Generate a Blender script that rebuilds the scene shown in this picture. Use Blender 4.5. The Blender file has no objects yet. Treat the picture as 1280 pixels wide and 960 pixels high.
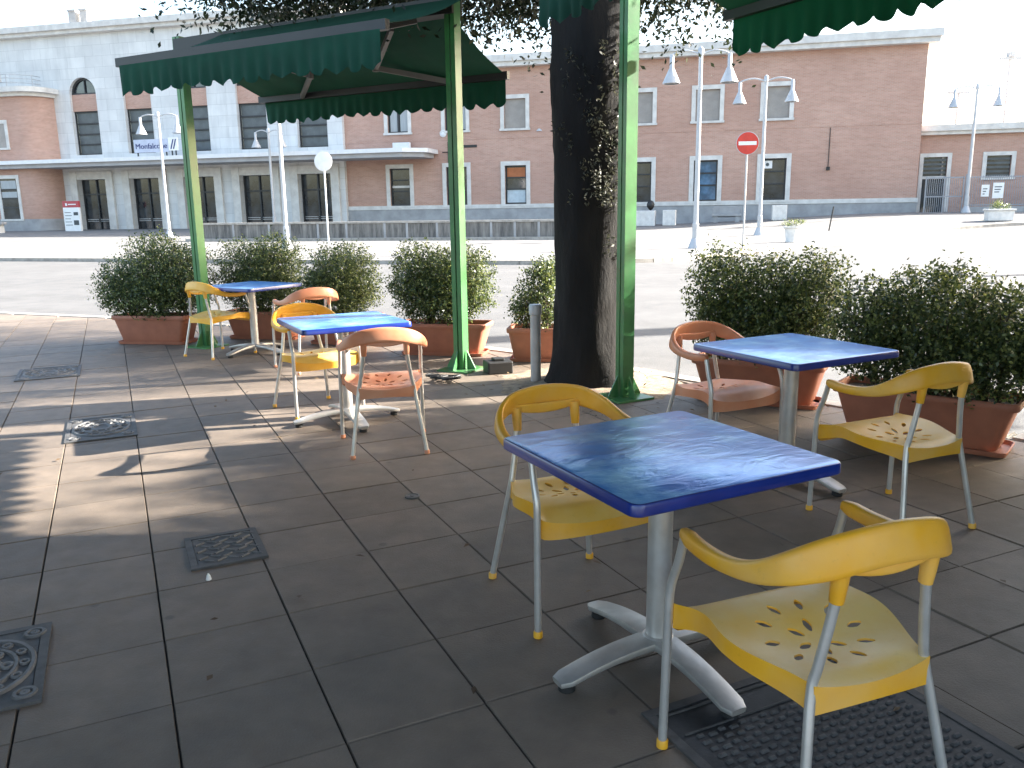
import bpy, bmesh, math, random
from mathutils import Vector, Matrix
import numpy as np
random.seed(7); RNG=np.random.default_rng(11)
R=math.radians; PI=math.pi
S=bpy.context.scene; COL=S.collection

# ------------------------------------------------------------------ helpers
def link(o,parent=None):
    COL.objects.link(o)
    if parent: o.parent=parent
    return o
def tag(o,label=None,cat=None,group=None,kind=None):
    if label: o['label']=label
    if cat: o['category']=cat
    if group: o['group']=group
    if kind: o['kind']=kind
    return o
def thing(name,label,cat,loc=(0,0,0),rz=0,group=None):
    o=bpy.data.objects.new(name,None); o.empty_display_size=.2
    link(o); o.location=loc; o.rotation_euler=(0,0,rz)
    return tag(o,label,cat,group)
def obj(name,bm,mat,parent=None,smooth=None,loc=None,rz=None):
    me=bpy.data.meshes.new(name); bm.normal_update(); bm.to_mesh(me); bm.free()
    for m in (mat if isinstance(mat,(list,tuple)) else [mat]): me.materials.append(m)
    o=bpy.data.objects.new(name,me); link(o,parent)
    if smooth: smooth_by(me,smooth)
    if loc: o.location=loc
    if rz is not None: o.rotation_euler=(0,0,rz)
    return o
def smooth_by(me,deg):
    bm=bmesh.new(); bm.from_mesh(me)
    for f in bm.faces: f.smooth=True
    a=R(deg)
    for e in bm.edges:
        e.smooth = (len(e.link_faces)==2 and e.calc_face_angle(0)<a)
    bm.to_mesh(me); bm.free()
def kids(o): return [c for c in list(COL.objects) if c.parent==o]
def copy_tree(o,parent=None,mats=None):
    ch=kids(o)
    c=o.copy(); COL.objects.link(c)
    if parent: c.parent=parent
    for k in ch: copy_tree(k,c)
    return c
def box(bm,x0,x1,y0,y1,z0,z1,mi=0,bev=0):
    vs=[bm.verts.new(p) for p in ((x0,y0,z0),(x1,y0,z0),(x1,y1,z0),(x0,y1,z0),(x0,y0,z1),(x1,y0,z1),(x1,y1,z1),(x0,y1,z1))]
    fs=[bm.faces.new([vs[i] for i in q]) for q in ((0,3,2,1),(4,5,6,7),(0,1,5,4),(1,2,6,5),(2,3,7,6),(3,0,4,7))]
    for f in fs: f.material_index=mi
    if bev:
        es=list({e for f in fs for e in f.edges})
        bmesh.ops.bevel(bm,geom=es,offset=bev,segments=2,affect='EDGES',profile=.5,clamp_overlap=True)
    return vs
def BM(): return bmesh.new()
def quad(bm,a,b,c,d,mi=0):
    f=bm.faces.new([bm.verts.new(p) for p in (a,b,c,d)]); f.material_index=mi; return f
def catmull(P,n=6):
    P=[Vector(p) for p in P]; out=[]
    for i in range(len(P)-1):
        p0=P[i-1] if i else P[0]*2-P[1]; p1,p2=P[i],P[i+1]; p3=P[i+2] if i+2<len(P) else P[-1]*2-P[-2]
        for k in range(n):
            t=k/n
            out.append(.5*((2*p1)+(-p0+p2)*t+(2*p0-5*p1+4*p2-p3)*t*t+(-p0+3*p1-3*p2+p3)*t**3))
    out.append(P[-1]); return out
def tube(bm,pts,rad,seg=10,cap=True,mi=0):
    pts=[Vector(p) for p in pts]; n=len(pts)
    rs=rad if isinstance(rad,(list,tuple)) else [rad]*n
    rings=[]; prev=None
    for i,p in enumerate(pts):
        t=(pts[min(i+1,n-1)]-pts[max(i-1,0)]).normalized()
        if prev is None:
            a=Vector((0,0,1)) if abs(t.z)<.9 else Vector((1,0,0)); u=t.cross(a).normalized()
        else: u=(prev-t*prev.dot(t)).normalized()
        prev=u; w=t.cross(u)
        rings.append([bm.verts.new(p+(u*math.cos(2*PI*k/seg)+w*math.sin(2*PI*k/seg))*rs[i]) for k in range(seg)])
    for a,b in zip(rings,rings[1:]):
        for k in range(seg):
            f=bm.faces.new((a[k],a[(k+1)%seg],b[(k+1)%seg],b[k])); f.material_index=mi
    if cap:
        f=bm.faces.new(rings[0][::-1]); f.material_index=mi; f=bm.faces.new(rings[-1]); f.material_index=mi
    return rings
def lathe(bm,prof,seg=20,c=(0,0,0),mi=0,cap=True):
    c=Vector(c); rings=[]
    for r,z in prof: rings.append([bm.verts.new(c+Vector((r*math.cos(2*PI*k/seg),r*math.sin(2*PI*k/seg),z))) for k in range(seg)])
    for a,b in zip(rings,rings[1:]):
        for k in range(seg):
            f=bm.faces.new((a[k],a[(k+1)%seg],b[(k+1)%seg],b[k])); f.material_index=mi
    if cap:
        bm.faces.new(rings[0][::-1]).material_index=mi; bm.faces.new(rings[-1]).material_index=mi
def sm(t): t=max(0,min(1,t)); return t*t*(3-2*t)

# ------------------------------------------------------------------ materials
def srgb(r,g,b):
    f=lambda c:(c/12.92 if c<=.04045 else ((c+.055)/1.055)**2.4)
    return (f(r/255),f(g/255),f(b/255),1)
class M:
    def __init__(s,name):
        s.m=bpy.data.materials.new(name); s.m.use_nodes=True; s.t=s.m.node_tree; s.n=s.t.nodes; s.b=s.n['Principled BSDF']
    def node(s,ty,**k):
        x=s.n.new(ty)
        for a,v in k.items(): setattr(x,a,v)
        return x
    def l(s,a,b): s.t.links.new(a,b)
    def set(s,**k):
        for a,v in k.items(): s.b.inputs[a.replace('_',' ')].default_value=v
def mix(m,fac,a,b,blend='MIX'):
    x=m.node('ShaderNodeMix',data_type='RGBA',blend_type=blend)
    for sock,v in ((x.inputs[0],fac),(x.inputs[6],a),(x.inputs[7],b)):
        if hasattr(v,'default_value') or hasattr(v,'links'): m.l(v,sock)
        else: sock.default_value=v
    return x.outputs[2]
def ramp(m,src,p0,p1,c0=(0,0,0,1),c1=(1,1,1,1)):
    x=m.node('ShaderNodeValToRGB'); x.color_ramp.elements[0].position=p0; x.color_ramp.elements[1].position=p1
    x.color_ramp.elements[0].color=c0; x.color_ramp.elements[1].color=c1
    m.l(src,x.inputs[0]); return x.outputs[0]
def noise(m,scale,detail=4,rough=.55,vec=None,dist=0):
    x=m.node('ShaderNodeTexNoise'); x.inputs['Scale'].default_value=scale; x.inputs['Detail'].default_value=detail
    x.inputs['Roughness'].default_value=rough; x.inputs['Distortion'].default_value=dist
    if vec is None: vec=m.coord
    m.l(vec,x.inputs['Vector']); return x.outputs['Fac']
def material(name,col,col2=None,rough=.6,metal=0,nscale=8,spec=.5,bump=0,bscale=60,rvar=0,coat=0,p=(.35,.65),extra=None,stretch=None,lo=.8):
    m=M(name); tc=m.node('ShaderNodeTexCoord'); m.coord=tc.outputs['Object']
    if stretch:
        mp=m.node('ShaderNodeMapping'); mp.inputs['Scale'].default_value=stretch; m.l(m.coord,mp.inputs[0]); m.coord=mp.outputs[0]
    if col2 is None: col2=tuple(c*lo for c in col[:3])+(1,)
    n=noise(m,nscale,6,.6)
    c=mix(m,ramp(m,n,*p),col2,col)
    if extra: c=extra(m,c)
    m.l(c,m.b.inputs['Base Color'])
    m.set(Roughness=rough,Metallic=metal); m.b.inputs['Specular IOR Level'].default_value=spec
    if coat: m.b.inputs['Coat Weight'].default_value=coat; m.b.inputs['Coat Roughness'].default_value=.12
    if rvar:
        x=m.node('ShaderNodeMapRange'); x.inputs[3].default_value=max(.02,rough-rvar); x.inputs[4].default_value=min(1,rough+rvar)
        m.l(noise(m,nscale*2.3,4),x.inputs[0]); m.l(x.outputs[0],m.b.inputs['Roughness'])
    if bump:
        bn=m.node('ShaderNodeBump'); bn.inputs['Strength'].default_value=bump; bn.inputs['Distance'].default_value=.01
        m.l(noise(m,bscale,5,.65),bn.inputs['Height']); m.l(bn.outputs[0],m.b.inputs['Normal'])
    return m.m
def g3(r,g,b): return (r,g,b,1)

def leaf_mat(name,dark,mid,light,trans=.35,rough=.45):
    m=M(name); ge=m.node('ShaderNodeNewGeometry')
    x=m.node('ShaderNodeValToRGB'); e=x.color_ramp.elements
    e[0].position=0; e[0].color=dark; e[1].position=1; e[1].color=light
    k=e.new(.55); k.color=mid
    m.l(ge.outputs['Random Per Island'],x.inputs[0]); m.l(x.outputs[0],m.b.inputs['Base Color'])
    m.set(Roughness=rough)
    tr=m.node('ShaderNodeBsdfTranslucent'); hs=m.node('ShaderNodeHueSaturation'); hs.inputs['Value'].default_value=1.3; hs.inputs['Saturation'].default_value=1.1
    hs.inputs['Hue'].default_value=.48
    m.l(x.outputs[0],hs.inputs['Color']); m.l(hs.outputs[0],tr.inputs['Color'])
    mx=m.node('ShaderNodeMixShader'); mx.inputs[0].default_value=trans
    m.l(m.b.outputs[0],mx.inputs[1]); m.l(tr.outputs[0],mx.inputs[2])
    m.l(mx.outputs[0],m.n['Material Output'].inputs[0]); return m.m

def island_var(amount):
    def f(m,c):
        ge=m.node('ShaderNodeNewGeometry')
        v=m.node('ShaderNodeMapRange'); v.inputs[3].default_value=1-amount; v.inputs[4].default_value=1+amount*.6
        m.l(ge.outputs['Random Per Island'],v.inputs[0])
        hs=m.node('ShaderNodeHueSaturation'); m.l(v.outputs[0],hs.inputs['Value']); m.l(c,hs.inputs['Color'])
        n2=noise(m,2.2,5,.7)
        c=mix(m,ramp(m,n2,.45,.72,(0,0,0,1),(.3,.3,.3,1)),hs.outputs[0],(.092,.074,.058,1))
        v2=m.node('ShaderNodeTexVoronoi'); v2.inputs['Scale'].default_value=2.6; m.l(m.coord,v2.inputs['Vector'])
        c=mix(m,ramp(m,v2.outputs['Distance'],.035,.06,(.5,.5,.5,1),(0,0,0,1)),c,(.055,.048,.042,1))
        n5=noise(m,30,6,.8); return mix(m,ramp(m,n5,.62,.75,(0,0,0,1),(.35,.35,.35,1)),c,(.26,.23,.20,1))
    return f
MT={}
MT['slab']=material('paving slab concrete',g3(.185,.145,.110),g3(.142,.112,.086),.62,nscale=5,spec=.45,bump=.35,bscale=130,rvar=.14,extra=island_var(.16))
MT['mortar']=material('paving joint dirt',g3(.045,.04,.035),None,.95,nscale=20,bump=.4,bscale=80)
MT['kerb']=material('kerb stone',g3(.40,.37,.33),g3(.26,.24,.21),.75,nscale=5,bump=.4,bscale=50)
def asph(m,c):
    v=m.node('ShaderNodeTexVoronoi'); v.inputs['Scale'].default_value=9; m.l(m.coord,v.inputs['Vector'])
    n2=noise(m,.35,6,.65)
    c=mix(m,ramp(m,n2,.4,.7,(0,0,0,1),(.55,.55,.55,1)),c,(.135,.132,.128,1))
    n3=noise(m,.9,8,.75,None,1.5); c=mix(m,ramp(m,n3,.55,.7,(0,0,0,1),(.5,.5,.5,1)),c,(.085,.082,.08,1))
    mp=m.node('ShaderNodeMapping'); mp.inputs['Scale'].default_value=(.06,.9,1); mp.inputs['Rotation'].default_value=(0,0,-.25); m.l(m.coord,mp.inputs[0])
    n4=noise(m,1.0,3,.5,mp.outputs[0]); c=mix(m,ramp(m,n4,.5,.68,(0,0,0,1),(.45,.45,.45,1)),c,(.08,.078,.076,1))
    return mix(m,ramp(m,v.outputs['Distance'],.0,.6,(.3,.3,.3,1),(0,0,0,1)),c,(.12,.115,.11,1))
MT['asphalt']=material('worn pale asphalt',g3(.108,.106,.104),g3(.078,.077,.075),.8,nscale=2.2,bump=.7,bscale=70,extra=asph)
MT['fore']=material('forecourt paving',g3(.18,.174,.166),g3(.135,.13,.124),.8,nscale=1.1,bump=.3,bscale=20)
MT['sand']=material('tree pit soil',g3(.34,.27,.19),g3(.16,.12,.085),.95,nscale=14,bump=.9,bscale=90)
MT['pit_edge']=material('pit edging stone',g3(.36,.33,.29),None,.8,nscale=9,bump=.4,bscale=60)
def brick(name,c1,c2,mort):
    m=M(name); tc=m.node('ShaderNodeTexCoord'); sp=m.node('ShaderNodeSeparateXYZ'); cb=m.node('ShaderNodeCombineXYZ')
    m.l(tc.outputs['Object'],sp.inputs[0]); 
    ad=m.node('ShaderNodeMath',operation='ADD'); m.l(sp.outputs[0],ad.inputs[0]); m.l(sp.outputs[1],ad.inputs[1])
    m.l(ad.outputs[0],cb.inputs[0]); m.l(sp.outputs[2],cb.inputs[1])
    b=m.node('ShaderNodeTexBrick'); b.inputs['Scale'].default_value=1; b.inputs['Brick Width'].default_value=.25; b.inputs['Row Height'].default_value=.075
    b.inputs['Mortar Size'].default_value=.009; b.inputs['Color1'].default_value=c1; b.inputs['Color2'].default_value=c2; b.inputs['Mortar'].default_value=mort
    b.inputs['Bias'].default_value=-.1; m.l(cb.outputs[0],b.inputs['Vector'])
    mp=m.node('ShaderNodeMapping'); mp.inputs['Scale'].default_value=(.45,3.0,1); m.l(cb.outputs[0],mp.inputs[0])
    n=noise(m,1.6,7,.7,mp.outputs[0]); n2=noise(m,.22,4,.6,cb.outputs[0])
    c=mix(m,ramp(m,n,.42,.7,(0,0,0,1),(.55,.55,.55,1)),b.outputs[0],(c1[0]*1.25,c1[1]*1.35,c1[2]*1.45,1))
    c=mix(m,ramp(m,n2,.35,.75,(0,0,0,1),(.5,.5,.5,1)),c,(c2[0]*.75,c2[1]*.75,c2[2]*.75,1))
    m.l(c,m.b.inputs['Base Color']); m.set(Roughness=.85)
    bn=m.node('ShaderNodeBump'); bn.inputs['Strength'].default_value=.5; bn.inputs['Distance'].default_value=.01
    m.l(b.outputs['Fac'],bn.inputs['Height']); bn.invert=True; m.l(bn.outputs[0],m.b.inputs['Normal'])
    return m.m
MT['brick']=brick('red brick',g3(.50,.295,.22),g3(.42,.225,.165),g3(.47,.39,.33))
def wstreak(m,c):
    mp=m.node('ShaderNodeMapping'); mp.inputs['Scale'].default_value=(1.4,1.4,.12); m.l(m.coord,mp.inputs[0])
    n=noise(m,1.0,6,.75,mp.outputs[0]); c=mix(m,ramp(m,n,.48,.75,(0,0,0,1),(.45,.45,.45,1)),c,(.40,.40,.39,1))
    b=m.node('ShaderNodeTexBrick'); b.inputs['Scale'].default_value=1; b.inputs['Brick Width'].default_value=1.5; b.inputs['Row Height'].default_value=.75; b.inputs['Mortar Size'].default_value=.012
    b.inputs['Color1'].default_value=(1,1,1,1); b.inputs['Color2'].default_value=(.9,.9,.9,1); b.inputs['Mortar'].default_value=(.72,.72,.72,1)
    sp=m.node('ShaderNodeSeparateXYZ'); cb=m.node('ShaderNodeCombineXYZ'); m.l(m.coord,sp.inputs[0]); m.l(sp.outputs[0],cb.inputs[0]); m.l(sp.outputs[2],cb.inputs[1]); m.l(cb.outputs[0],b.inputs['Vector'])
    return mix(m,1.0,c,b.outputs[0],'MULTIPLY')
MT['trav']=material('pale stone cladding',g3(.70,.70,.68),g3(.60,.60,.59),.7,nscale=.6,bump=.15,bscale=8,extra=wstreak)
MT['trim']=material('white stone trim',g3(.66,.64,.60),g3(.52,.50,.47),.7,nscale=2)
MT['plinth']=material('grey stone plinth',g3(.36,.36,.36),g3(.27,.27,.27),.75,nscale=1.5,bump=.2,bscale=15)
def streak(m,c):
    mp=m.node('ShaderNodeMapping'); mp.inputs['Scale'].default_value=(2.6,2.6,.25); m.l(m.coord,mp.inputs[0])
    n=noise(m,1.3,6,.75,mp.outputs[0]); return mix(m,ramp(m,n,.4,.68),c,(.30,.28,.25,1))
MT['wallc']=material('stained concrete',g3(.11,.105,.10),g3(.07,.066,.062),.85,nscale=2,bump=.3,bscale=30,extra=streak)
MT['white']=material('white painted metal',g3(.74,.74,.74),g3(.66,.66,.66),.45,nscale=3)
MT['whitestone']=material('white stone block',g3(.72,.70,.66),g3(.58,.56,.53),.8,nscale=4,bump=.2,bscale=30)
MT['lampgrey']=material('lamp post pale grey paint',g3(.46,.47,.48),g3(.40,.41,.42),.4,nscale=4)
MT['galv']=material('grey galvanised steel',g3(.46,.46,.46),g3(.36,.36,.36),.45,metal=.2,nscale=6)
MT['dark']=material('dark metal frame',g3(.025,.027,.03),None,.5,nscale=6)
MT['greyslat']=material('grey window slats',g3(.10,.115,.12),g3(.07,.08,.085),.4,nscale=2)
MT['shutter']=material('grey beige roller shutter',g3(.34,.31,.28),g3(.28,.255,.23),.7,nscale=2)
def glass(name,c=(.02,.025,.03,1),rough=.06):
    m=M(name); m.set(Roughness=rough); m.b.inputs['Base Color'].default_value=c; m.b.inputs['Specular IOR Level'].default_value=.9
    tc=m.node('ShaderNodeTexCoord'); m.coord=tc.outputs['Object']
    n=noise(m,1.2,3); c2=tuple(x*2.2 for x in c[:3])+(1,)
    m.l(mix(m,ramp(m,n,.4,.65),c,c2),m.b.inputs['Base Color'])
    bn=m.node('ShaderNodeBump'); bn.inputs['Strength'].default_value=.04; m.l(noise(m,1.7,2),bn.inputs['Height']); m.l(bn.outputs[0],m.b.inputs['Normal'])
    return m.m
MT['glass']=glass('dark window glass'); MT['glassb']=glass('blue window film',(.05,.10,.16,1),.12)
MT['poster']=material('pale blue window film',g3(.5,.58,.62),None,.5,nscale=3)
MT['curtain']=material('pale curtain',g3(.42,.45,.46),None,.8,nscale=3,stretch=(6,6,.3))
MT['orangeblind']=material('orange blind',g3(.42,.14,.05),None,.7,nscale=3)
def chips(m,c):
    n=noise(m,38,6,.7); n2=noise(m,3.5,5,.65)
    c=mix(m,ramp(m,n2,.5,.72,(0,0,0,1),(.5,.5,.5,1)),c,(.075,.11,.06,1))
    return mix(m,ramp(m,n,.68,.71,(0,0,0,1),(.85,.85,.85,1)),c,(.10,.055,.03,1))
MT['green']=material('green painted steel',g3(.05,.215,.062),g3(.04,.155,.05),.42,nscale=6,coat=.25,bump=.08,bscale=30,extra=chips)
def cloth_green():
    m=M('green awning canvas'); tc=m.node('ShaderNodeTexCoord'); m.coord=tc.outputs['Object']
    c=mix(m,ramp(m,noise(m,3,6,.65),.3,.7),(.004,.052,.030,1),(.008,.088,.050,1))
    mp=m.node('ShaderNodeMapping'); mp.inputs['Scale'].default_value=(5,5,.5); m.l(m.coord,mp.inputs[0]); c=mix(m,ramp(m,noise(m,1.5,5,.7,mp.outputs[0]),.52,.75,(0,0,0,1),(.5,.5,.5,1)),c,(.03,.085,.06,1)); m.l(c,m.b.inputs['Base Color']); m.set(Roughness=.85)
    tr=m.node('ShaderNodeBsdfTranslucent'); tr.inputs[0].default_value=(.006,.12,.07,1)
    mx=m.node('ShaderNodeMixShader'); mx.inputs[0].default_value=.35
    m.l(m.b.outputs[0],mx.inputs[1]); m.l(tr.outputs[0],mx.inputs[2]); m.l(mx.outputs[0],m.n['Material Output'].inputs[0]); return m.m
MT['canvas']=cloth_green()
MT['bar']=material('grey brown awning bar',g3(.018,.018,.018),None,.5,nscale=5)
MT['arm']=material('awning arm aluminium',g3(.16,.15,.14),None,.5,metal=.3,nscale=5)
def plastic(name,c,c2):
    def scuff(m,cc):
        n=noise(m,55,4,.7); n2=noise(m,5,4)
        cc=mix(m,ramp(m,n,.6,.75,(0,0,0,1),(.25,.25,.25,1)),cc,(c[0]*.55,c[1]*.5,c[2]*.4,1))
        # worn, dusty patches are paler on these old plastic chairs
        return mix(m,ramp(m,n2,.42,.7,(0,0,0,1),(.18,.18,.18,1)),cc,(.7,.66,.5,1))
    return material(name,c,c2,.42,nscale=6,spec=.5,extra=scuff,rvar=.1,bump=.03,bscale=90)
MT['yellow']=plastic('yellow plastic',g3(.90,.46,.025),g3(.84,.40,.02))
MT['orange']=plastic('orange plastic',g3(.76,.30,.155),g3(.68,.25,.12))
MT['seaty']=plastic('pale yellow plastic',g3(.82,.56,.15),g3(.80,.48,.07))  # paler tone for the top faces of the seats
MT['seato']=plastic('pale orange plastic',g3(.74,.36,.22),g3(.68,.28,.15))
MT['alu']=material('brushed aluminium tube',g3(.70,.68,.65),g3(.58,.56,.53),.36,metal=.55,nscale=9,rvar=.08)
MT['cast']=material('cast aluminium',g3(.55,.53,.50),g3(.42,.41,.39),.45,metal=.6,nscale=9,rvar=.1,bump=.05,bscale=60)
MT['glide']=material('black rubber',g3(.02,.02,.02),None,.8)
def tabletop():
    m=M('blue tabletop under clear film'); tc=m.node('ShaderNodeTexCoord'); m.coord=tc.outputs['Object']
    c=mix(m,ramp(m,noise(m,4,5),.35,.7),(.03,.16,.60,1),(.09,.37,.88,1))
    n=noise(m,5,5,.6); c=mix(m,ramp(m,n,.48,.68,(0,0,0,1),(.8,.8,.8,1)),c,(.34,.66,.97,1))  # pale patches paint sky reflections into the blue
    m.l(c,m.b.inputs['Base Color']); m.set(Roughness=.3,Metallic=.4); m.b.inputs['Specular IOR Level'].default_value=.5
    m.b.inputs['Coat Weight'].default_value=.3; m.b.inputs['Coat Roughness'].default_value=.2; m.b.inputs['Coat IOR'].default_value=1.6
    mp=m.node('ShaderNodeMapping'); mp.inputs['Scale'].default_value=(1,2.2,1); mp.inputs['Rotation'].default_value=(0,0,.5); m.l(m.coord,mp.inputs[0])
    h=noise(m,4.5,5,.55,mp.outputs[0],1.2)
    bn=m.node('ShaderNodeBump'); bn.inputs['Strength'].default_value=.3; bn.inputs['Distance'].default_value=.02
    m.l(h,bn.inputs['Height']); m.l(bn.outputs[0],m.b.inputs['Normal']); m.l(bn.outputs[0],m.b.inputs['Coat Normal'])
    return m.m
MT['blue']=tabletop()
MT['blueedge']=material('deep blue table edge',g3(.010,.035,.26),g3(.008,.025,.19),.3,nscale=6,coat=.4)
MT['terra']=material('terracotta plastic',g3(.42,.155,.09),g3(.33,.12,.07),.6,nscale=5,bump=.12,bscale=25)
MT['soil']=material('potting soil',g3(.05,.035,.025),None,.95,nscale=20,bump=.8,bscale=60)
MT['box_leaf']=leaf_mat('boxwood leaves',g3(.025,.045,.018),g3(.075,.11,.042),g3(.26,.30,.10),.36,.36)
MT['oak_leaf']=leaf_mat('holm oak leaves',g3(.010,.018,.009),g3(.022,.034,.017),g3(.06,.075,.035),.22,.4)
MT['shoot_leaf']=leaf_mat('trunk shoot leaves',g3(.02,.024,.016),g3(.05,.054,.038),g3(.10,.10,.068),.25,.5)
MT['stem']=material('shrub stems',g3(.09,.065,.045),None,.9,nscale=20,bump=.4,bscale=60)
MT['bark']=material('dark oak bark',g3(.009,.008,.007),g3(.005,.0042,.004),.95,nscale=9,bump=1.0,bscale=22,stretch=(1,1,.35))
MT['iron']=material('cast iron',g3(.085,.082,.08),g3(.055,.053,.052),.68,metal=.0,nscale=18,rvar=.12,bump=.2,bscale=90)
MT['irondark']=material('dirty dark iron',g3(.04,.041,.044),g3(.025,.026,.028),.6,metal=.2,nscale=18,bump=.2,bscale=90)
MT['ironworn']=material('worn cast iron relief',g3(.13,.127,.124),g3(.085,.083,.081),.6,metal=.0,nscale=18,rvar=.12)
MT['red']=material('red sign face',g3(.62,.05,.03),None,.4,nscale=4)
MT['signwhite']=material('white sign face',g3(.80,.80,.78),g3(.74,.74,.72),.45,nscale=4)
MT['signblue']=material('navy lettering',g3(.015,.03,.16),None,.5)
MT['signpale']=material('pale blue sign panel',g3(.52,.56,.68),None,.5,nscale=2)
MT['signgrey']=material('printed grey block',g3(.06,.075,.08),None,.6,nscale=3)
MT['boardred']=material('red board header',g3(.45,.06,.07),None,.5)
MT['fence']=material('grey painted fence',g3(.30,.31,.33),g3(.24,.25,.27),.55,nscale=4)
MT['roof']=material('roof covering',g3(.22,.21,.2),None,.9,nscale=2)
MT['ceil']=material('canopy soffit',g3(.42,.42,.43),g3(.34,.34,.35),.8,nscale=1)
MT['rubber']=material('black plastic ballast',g3(.012,.012,.012),None,.6)
MT['plaster']=material('ochre cafe plaster',g3(.42,.33,.22),g3(.34,.27,.18),.85,nscale=1.5,bump=.2,bscale=20)

# ------------------------------------------------------------------ camera
F=1035.;HOR=262.2;SL=-.014;CH=1.49
roll=math.atan(-SL); pit=math.atan((480-HOR)*math.cos(roll)/F)
fw=Vector((0,math.cos(pit),-math.sin(pit))); r0=Vector((1,0,0)); u0=r0.cross(fw)
cr_,sr_=math.cos(roll),math.sin(roll); rv=r0*cr_-u0*sr_; uv=u0*cr_+r0*sr_
cd=bpy.data.cameras.new('camera'); cam=bpy.data.objects.new('camera',cd); COL.objects.link(cam)
cd.sensor_width=36; cd.lens=F/1280*36; cd.clip_end=2000; cd.clip_start=.05
mw=Matrix((( rv.x,uv.x,-fw.x,0),(rv.y,uv.y,-fw.y,0),(rv.z,uv.z,-fw.z,CH),(0,0,0,1))); cam.matrix_world=mw
S.camera=cam

# ------------------------------------------------------------------ light
SUN_EL=R(27); SUN_AZ=R(78)   # azimuth clockwise from +Y
sd=Vector((math.sin(SUN_AZ)*math.cos(SUN_EL),math.cos(SUN_AZ)*math.cos(SUN_EL),math.sin(SUN_EL)))
W=bpy.data.worlds.new('World'); S.world=W; W.use_nodes=True
sk=W.node_tree.nodes.new('ShaderNodeTexSky'); sk.sky_type='NISHITA'; sk.sun_disc=False
sk.sun_elevation=SUN_EL; sk.sun_rotation=SUN_AZ; sk.air_density=1.2; sk.dust_density=3.5; sk.ozone_density=1.0; sk.altitude=50
bgn=W.node_tree.nodes['Background']; bgn.inputs[1].default_value=.115
W.node_tree.links.new(sk.outputs[0],bgn.inputs[0])
ld=bpy.data.lights.new('sun','SUN'); ld.energy=5.0; ld.angle=R(.55); ld.color=(1,.95,.875)
lo=bpy.data.objects.new('sun',ld); COL.objects.link(lo); lo.rotation_euler=(-sd).to_track_quat('-Z','Y').to_euler(); lo.location=(20,5,20)
S.view_settings.view_transform='Standard'; S.view_settings.look='None'; S.view_settings.gamma=1; S.view_settings.exposure=2.6
S.cycles.max_bounces=6; S.cycles.transparent_max_bounces=6

# ------------------------------------------------------------------ ground
PHI=R(-14.26); FD=Vector((math.cos(PHI),math.sin(PHI),0)); FN=Vector((FD.y,-FD.x,0)); FC=Vector((23.98,50,0))
def sq(x,y):
    d=Vector((x,y,0))-FC; return -d.dot(FD), d.dot(FN)
def h_base(x,y):
    s,q=sq(x,y); hf=.35+.55*sm((16-s)/16)
    return -.1+(hf+.1)*sm((18-q)/18)
bm=BM()
def axis(l): return l
xs=[-600,-300,-150]+[i*4.0 for i in range(-25,26)]+[150,300,600]
ys=[-300,-100,-50]+[i*2.5 for i in range(-12,30)]+[90,130,200,400,1200]
gv=[[bm.verts.new((x,y,h_base(x,y))) for x in xs] for y in ys]
for j in range(len(ys)-1):
    for i in range(len(xs)-1): bm.faces.new((gv[j][i],gv[j][i+1],gv[j+1][i+1],gv[j+1][i]))
tag(obj('road',bm,MT['asphalt'],smooth=60),kind='structure')
# forecourt: raised pavement between the far kerb and the station
kl=[(-70,43),(-40,36.5),(-19,31),(-8,27.3),(.3,24.8),(3,24.7),(5.4,25.6),(8,28),(10.8,31.6),(15,36.5),(20,39.6),(26,41),(36,40.5),(60,36)]
kl=[(p.x,p.y) for p in catmull([(a,b,0) for a,b in kl],4)]
bm=BM(); rows=[]
for (x,y) in kl:
    s,q=sq(x,y); row=[]
    for k in range(9):
        t=k/8; px=x-FN.x*(q+.6)*t; py=y-FN.y*(q+.6)*t
        row.append(bm.verts.new((px,py,h_base(px,py)+.12)))
    rows.append(row)
for a,b in zip(rows,rows[1:]):
    for k in range(8): bm.faces.new((a[k],b[k],b[k+1],a[k+1]))
tag(obj('forecourt_pavement',bm,MT['fore'],smooth=60),kind='structure')
bm=BM()
for (x0,y0),(x1,y1) in zip(kl,kl[1:]):
    d=Vector((x1-x0,y1-y0,0)); L=d.length; d/=L; n=Vector((d.y,-d.x,0))*.16
    a=Vector((x0,y0,h_base(x0,y0)))+d*.004; b=Vector((x1,y1,h_base(x1,y1)))-d*.004
    v=[a,b,b+n,a+n]; lo_=[bm.verts.new(p-Vector((0,0,.1))) for p in v]; hi=[bm.verts.new(p+Vector((0,0,.124))) for p in v]
    bm.faces.new(hi[::-1])
    for i in range(4): bm.faces.new((lo_[i],lo_[(i+1)%4],hi[(i+1)%4],hi[i])[::-1])
bmesh.ops.recalc_face_normals(bm,faces=bm.faces)
tag(obj('far_kerb',bm,MT['kerb']),kind='structure')
def gz(x,y):
    # ground height (forecourt is 12 cm above the road, beyond the far kerb)
    for (x0,y0),(x1,y1) in zip(kl,kl[1:]):
        if x0<=x<=x1:
            yk=y0+(y1-y0)*(x-x0)/(x1-x0); return h_base(x,y)+(.12 if y>yk else 0)
    return h_base(x,y)
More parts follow.
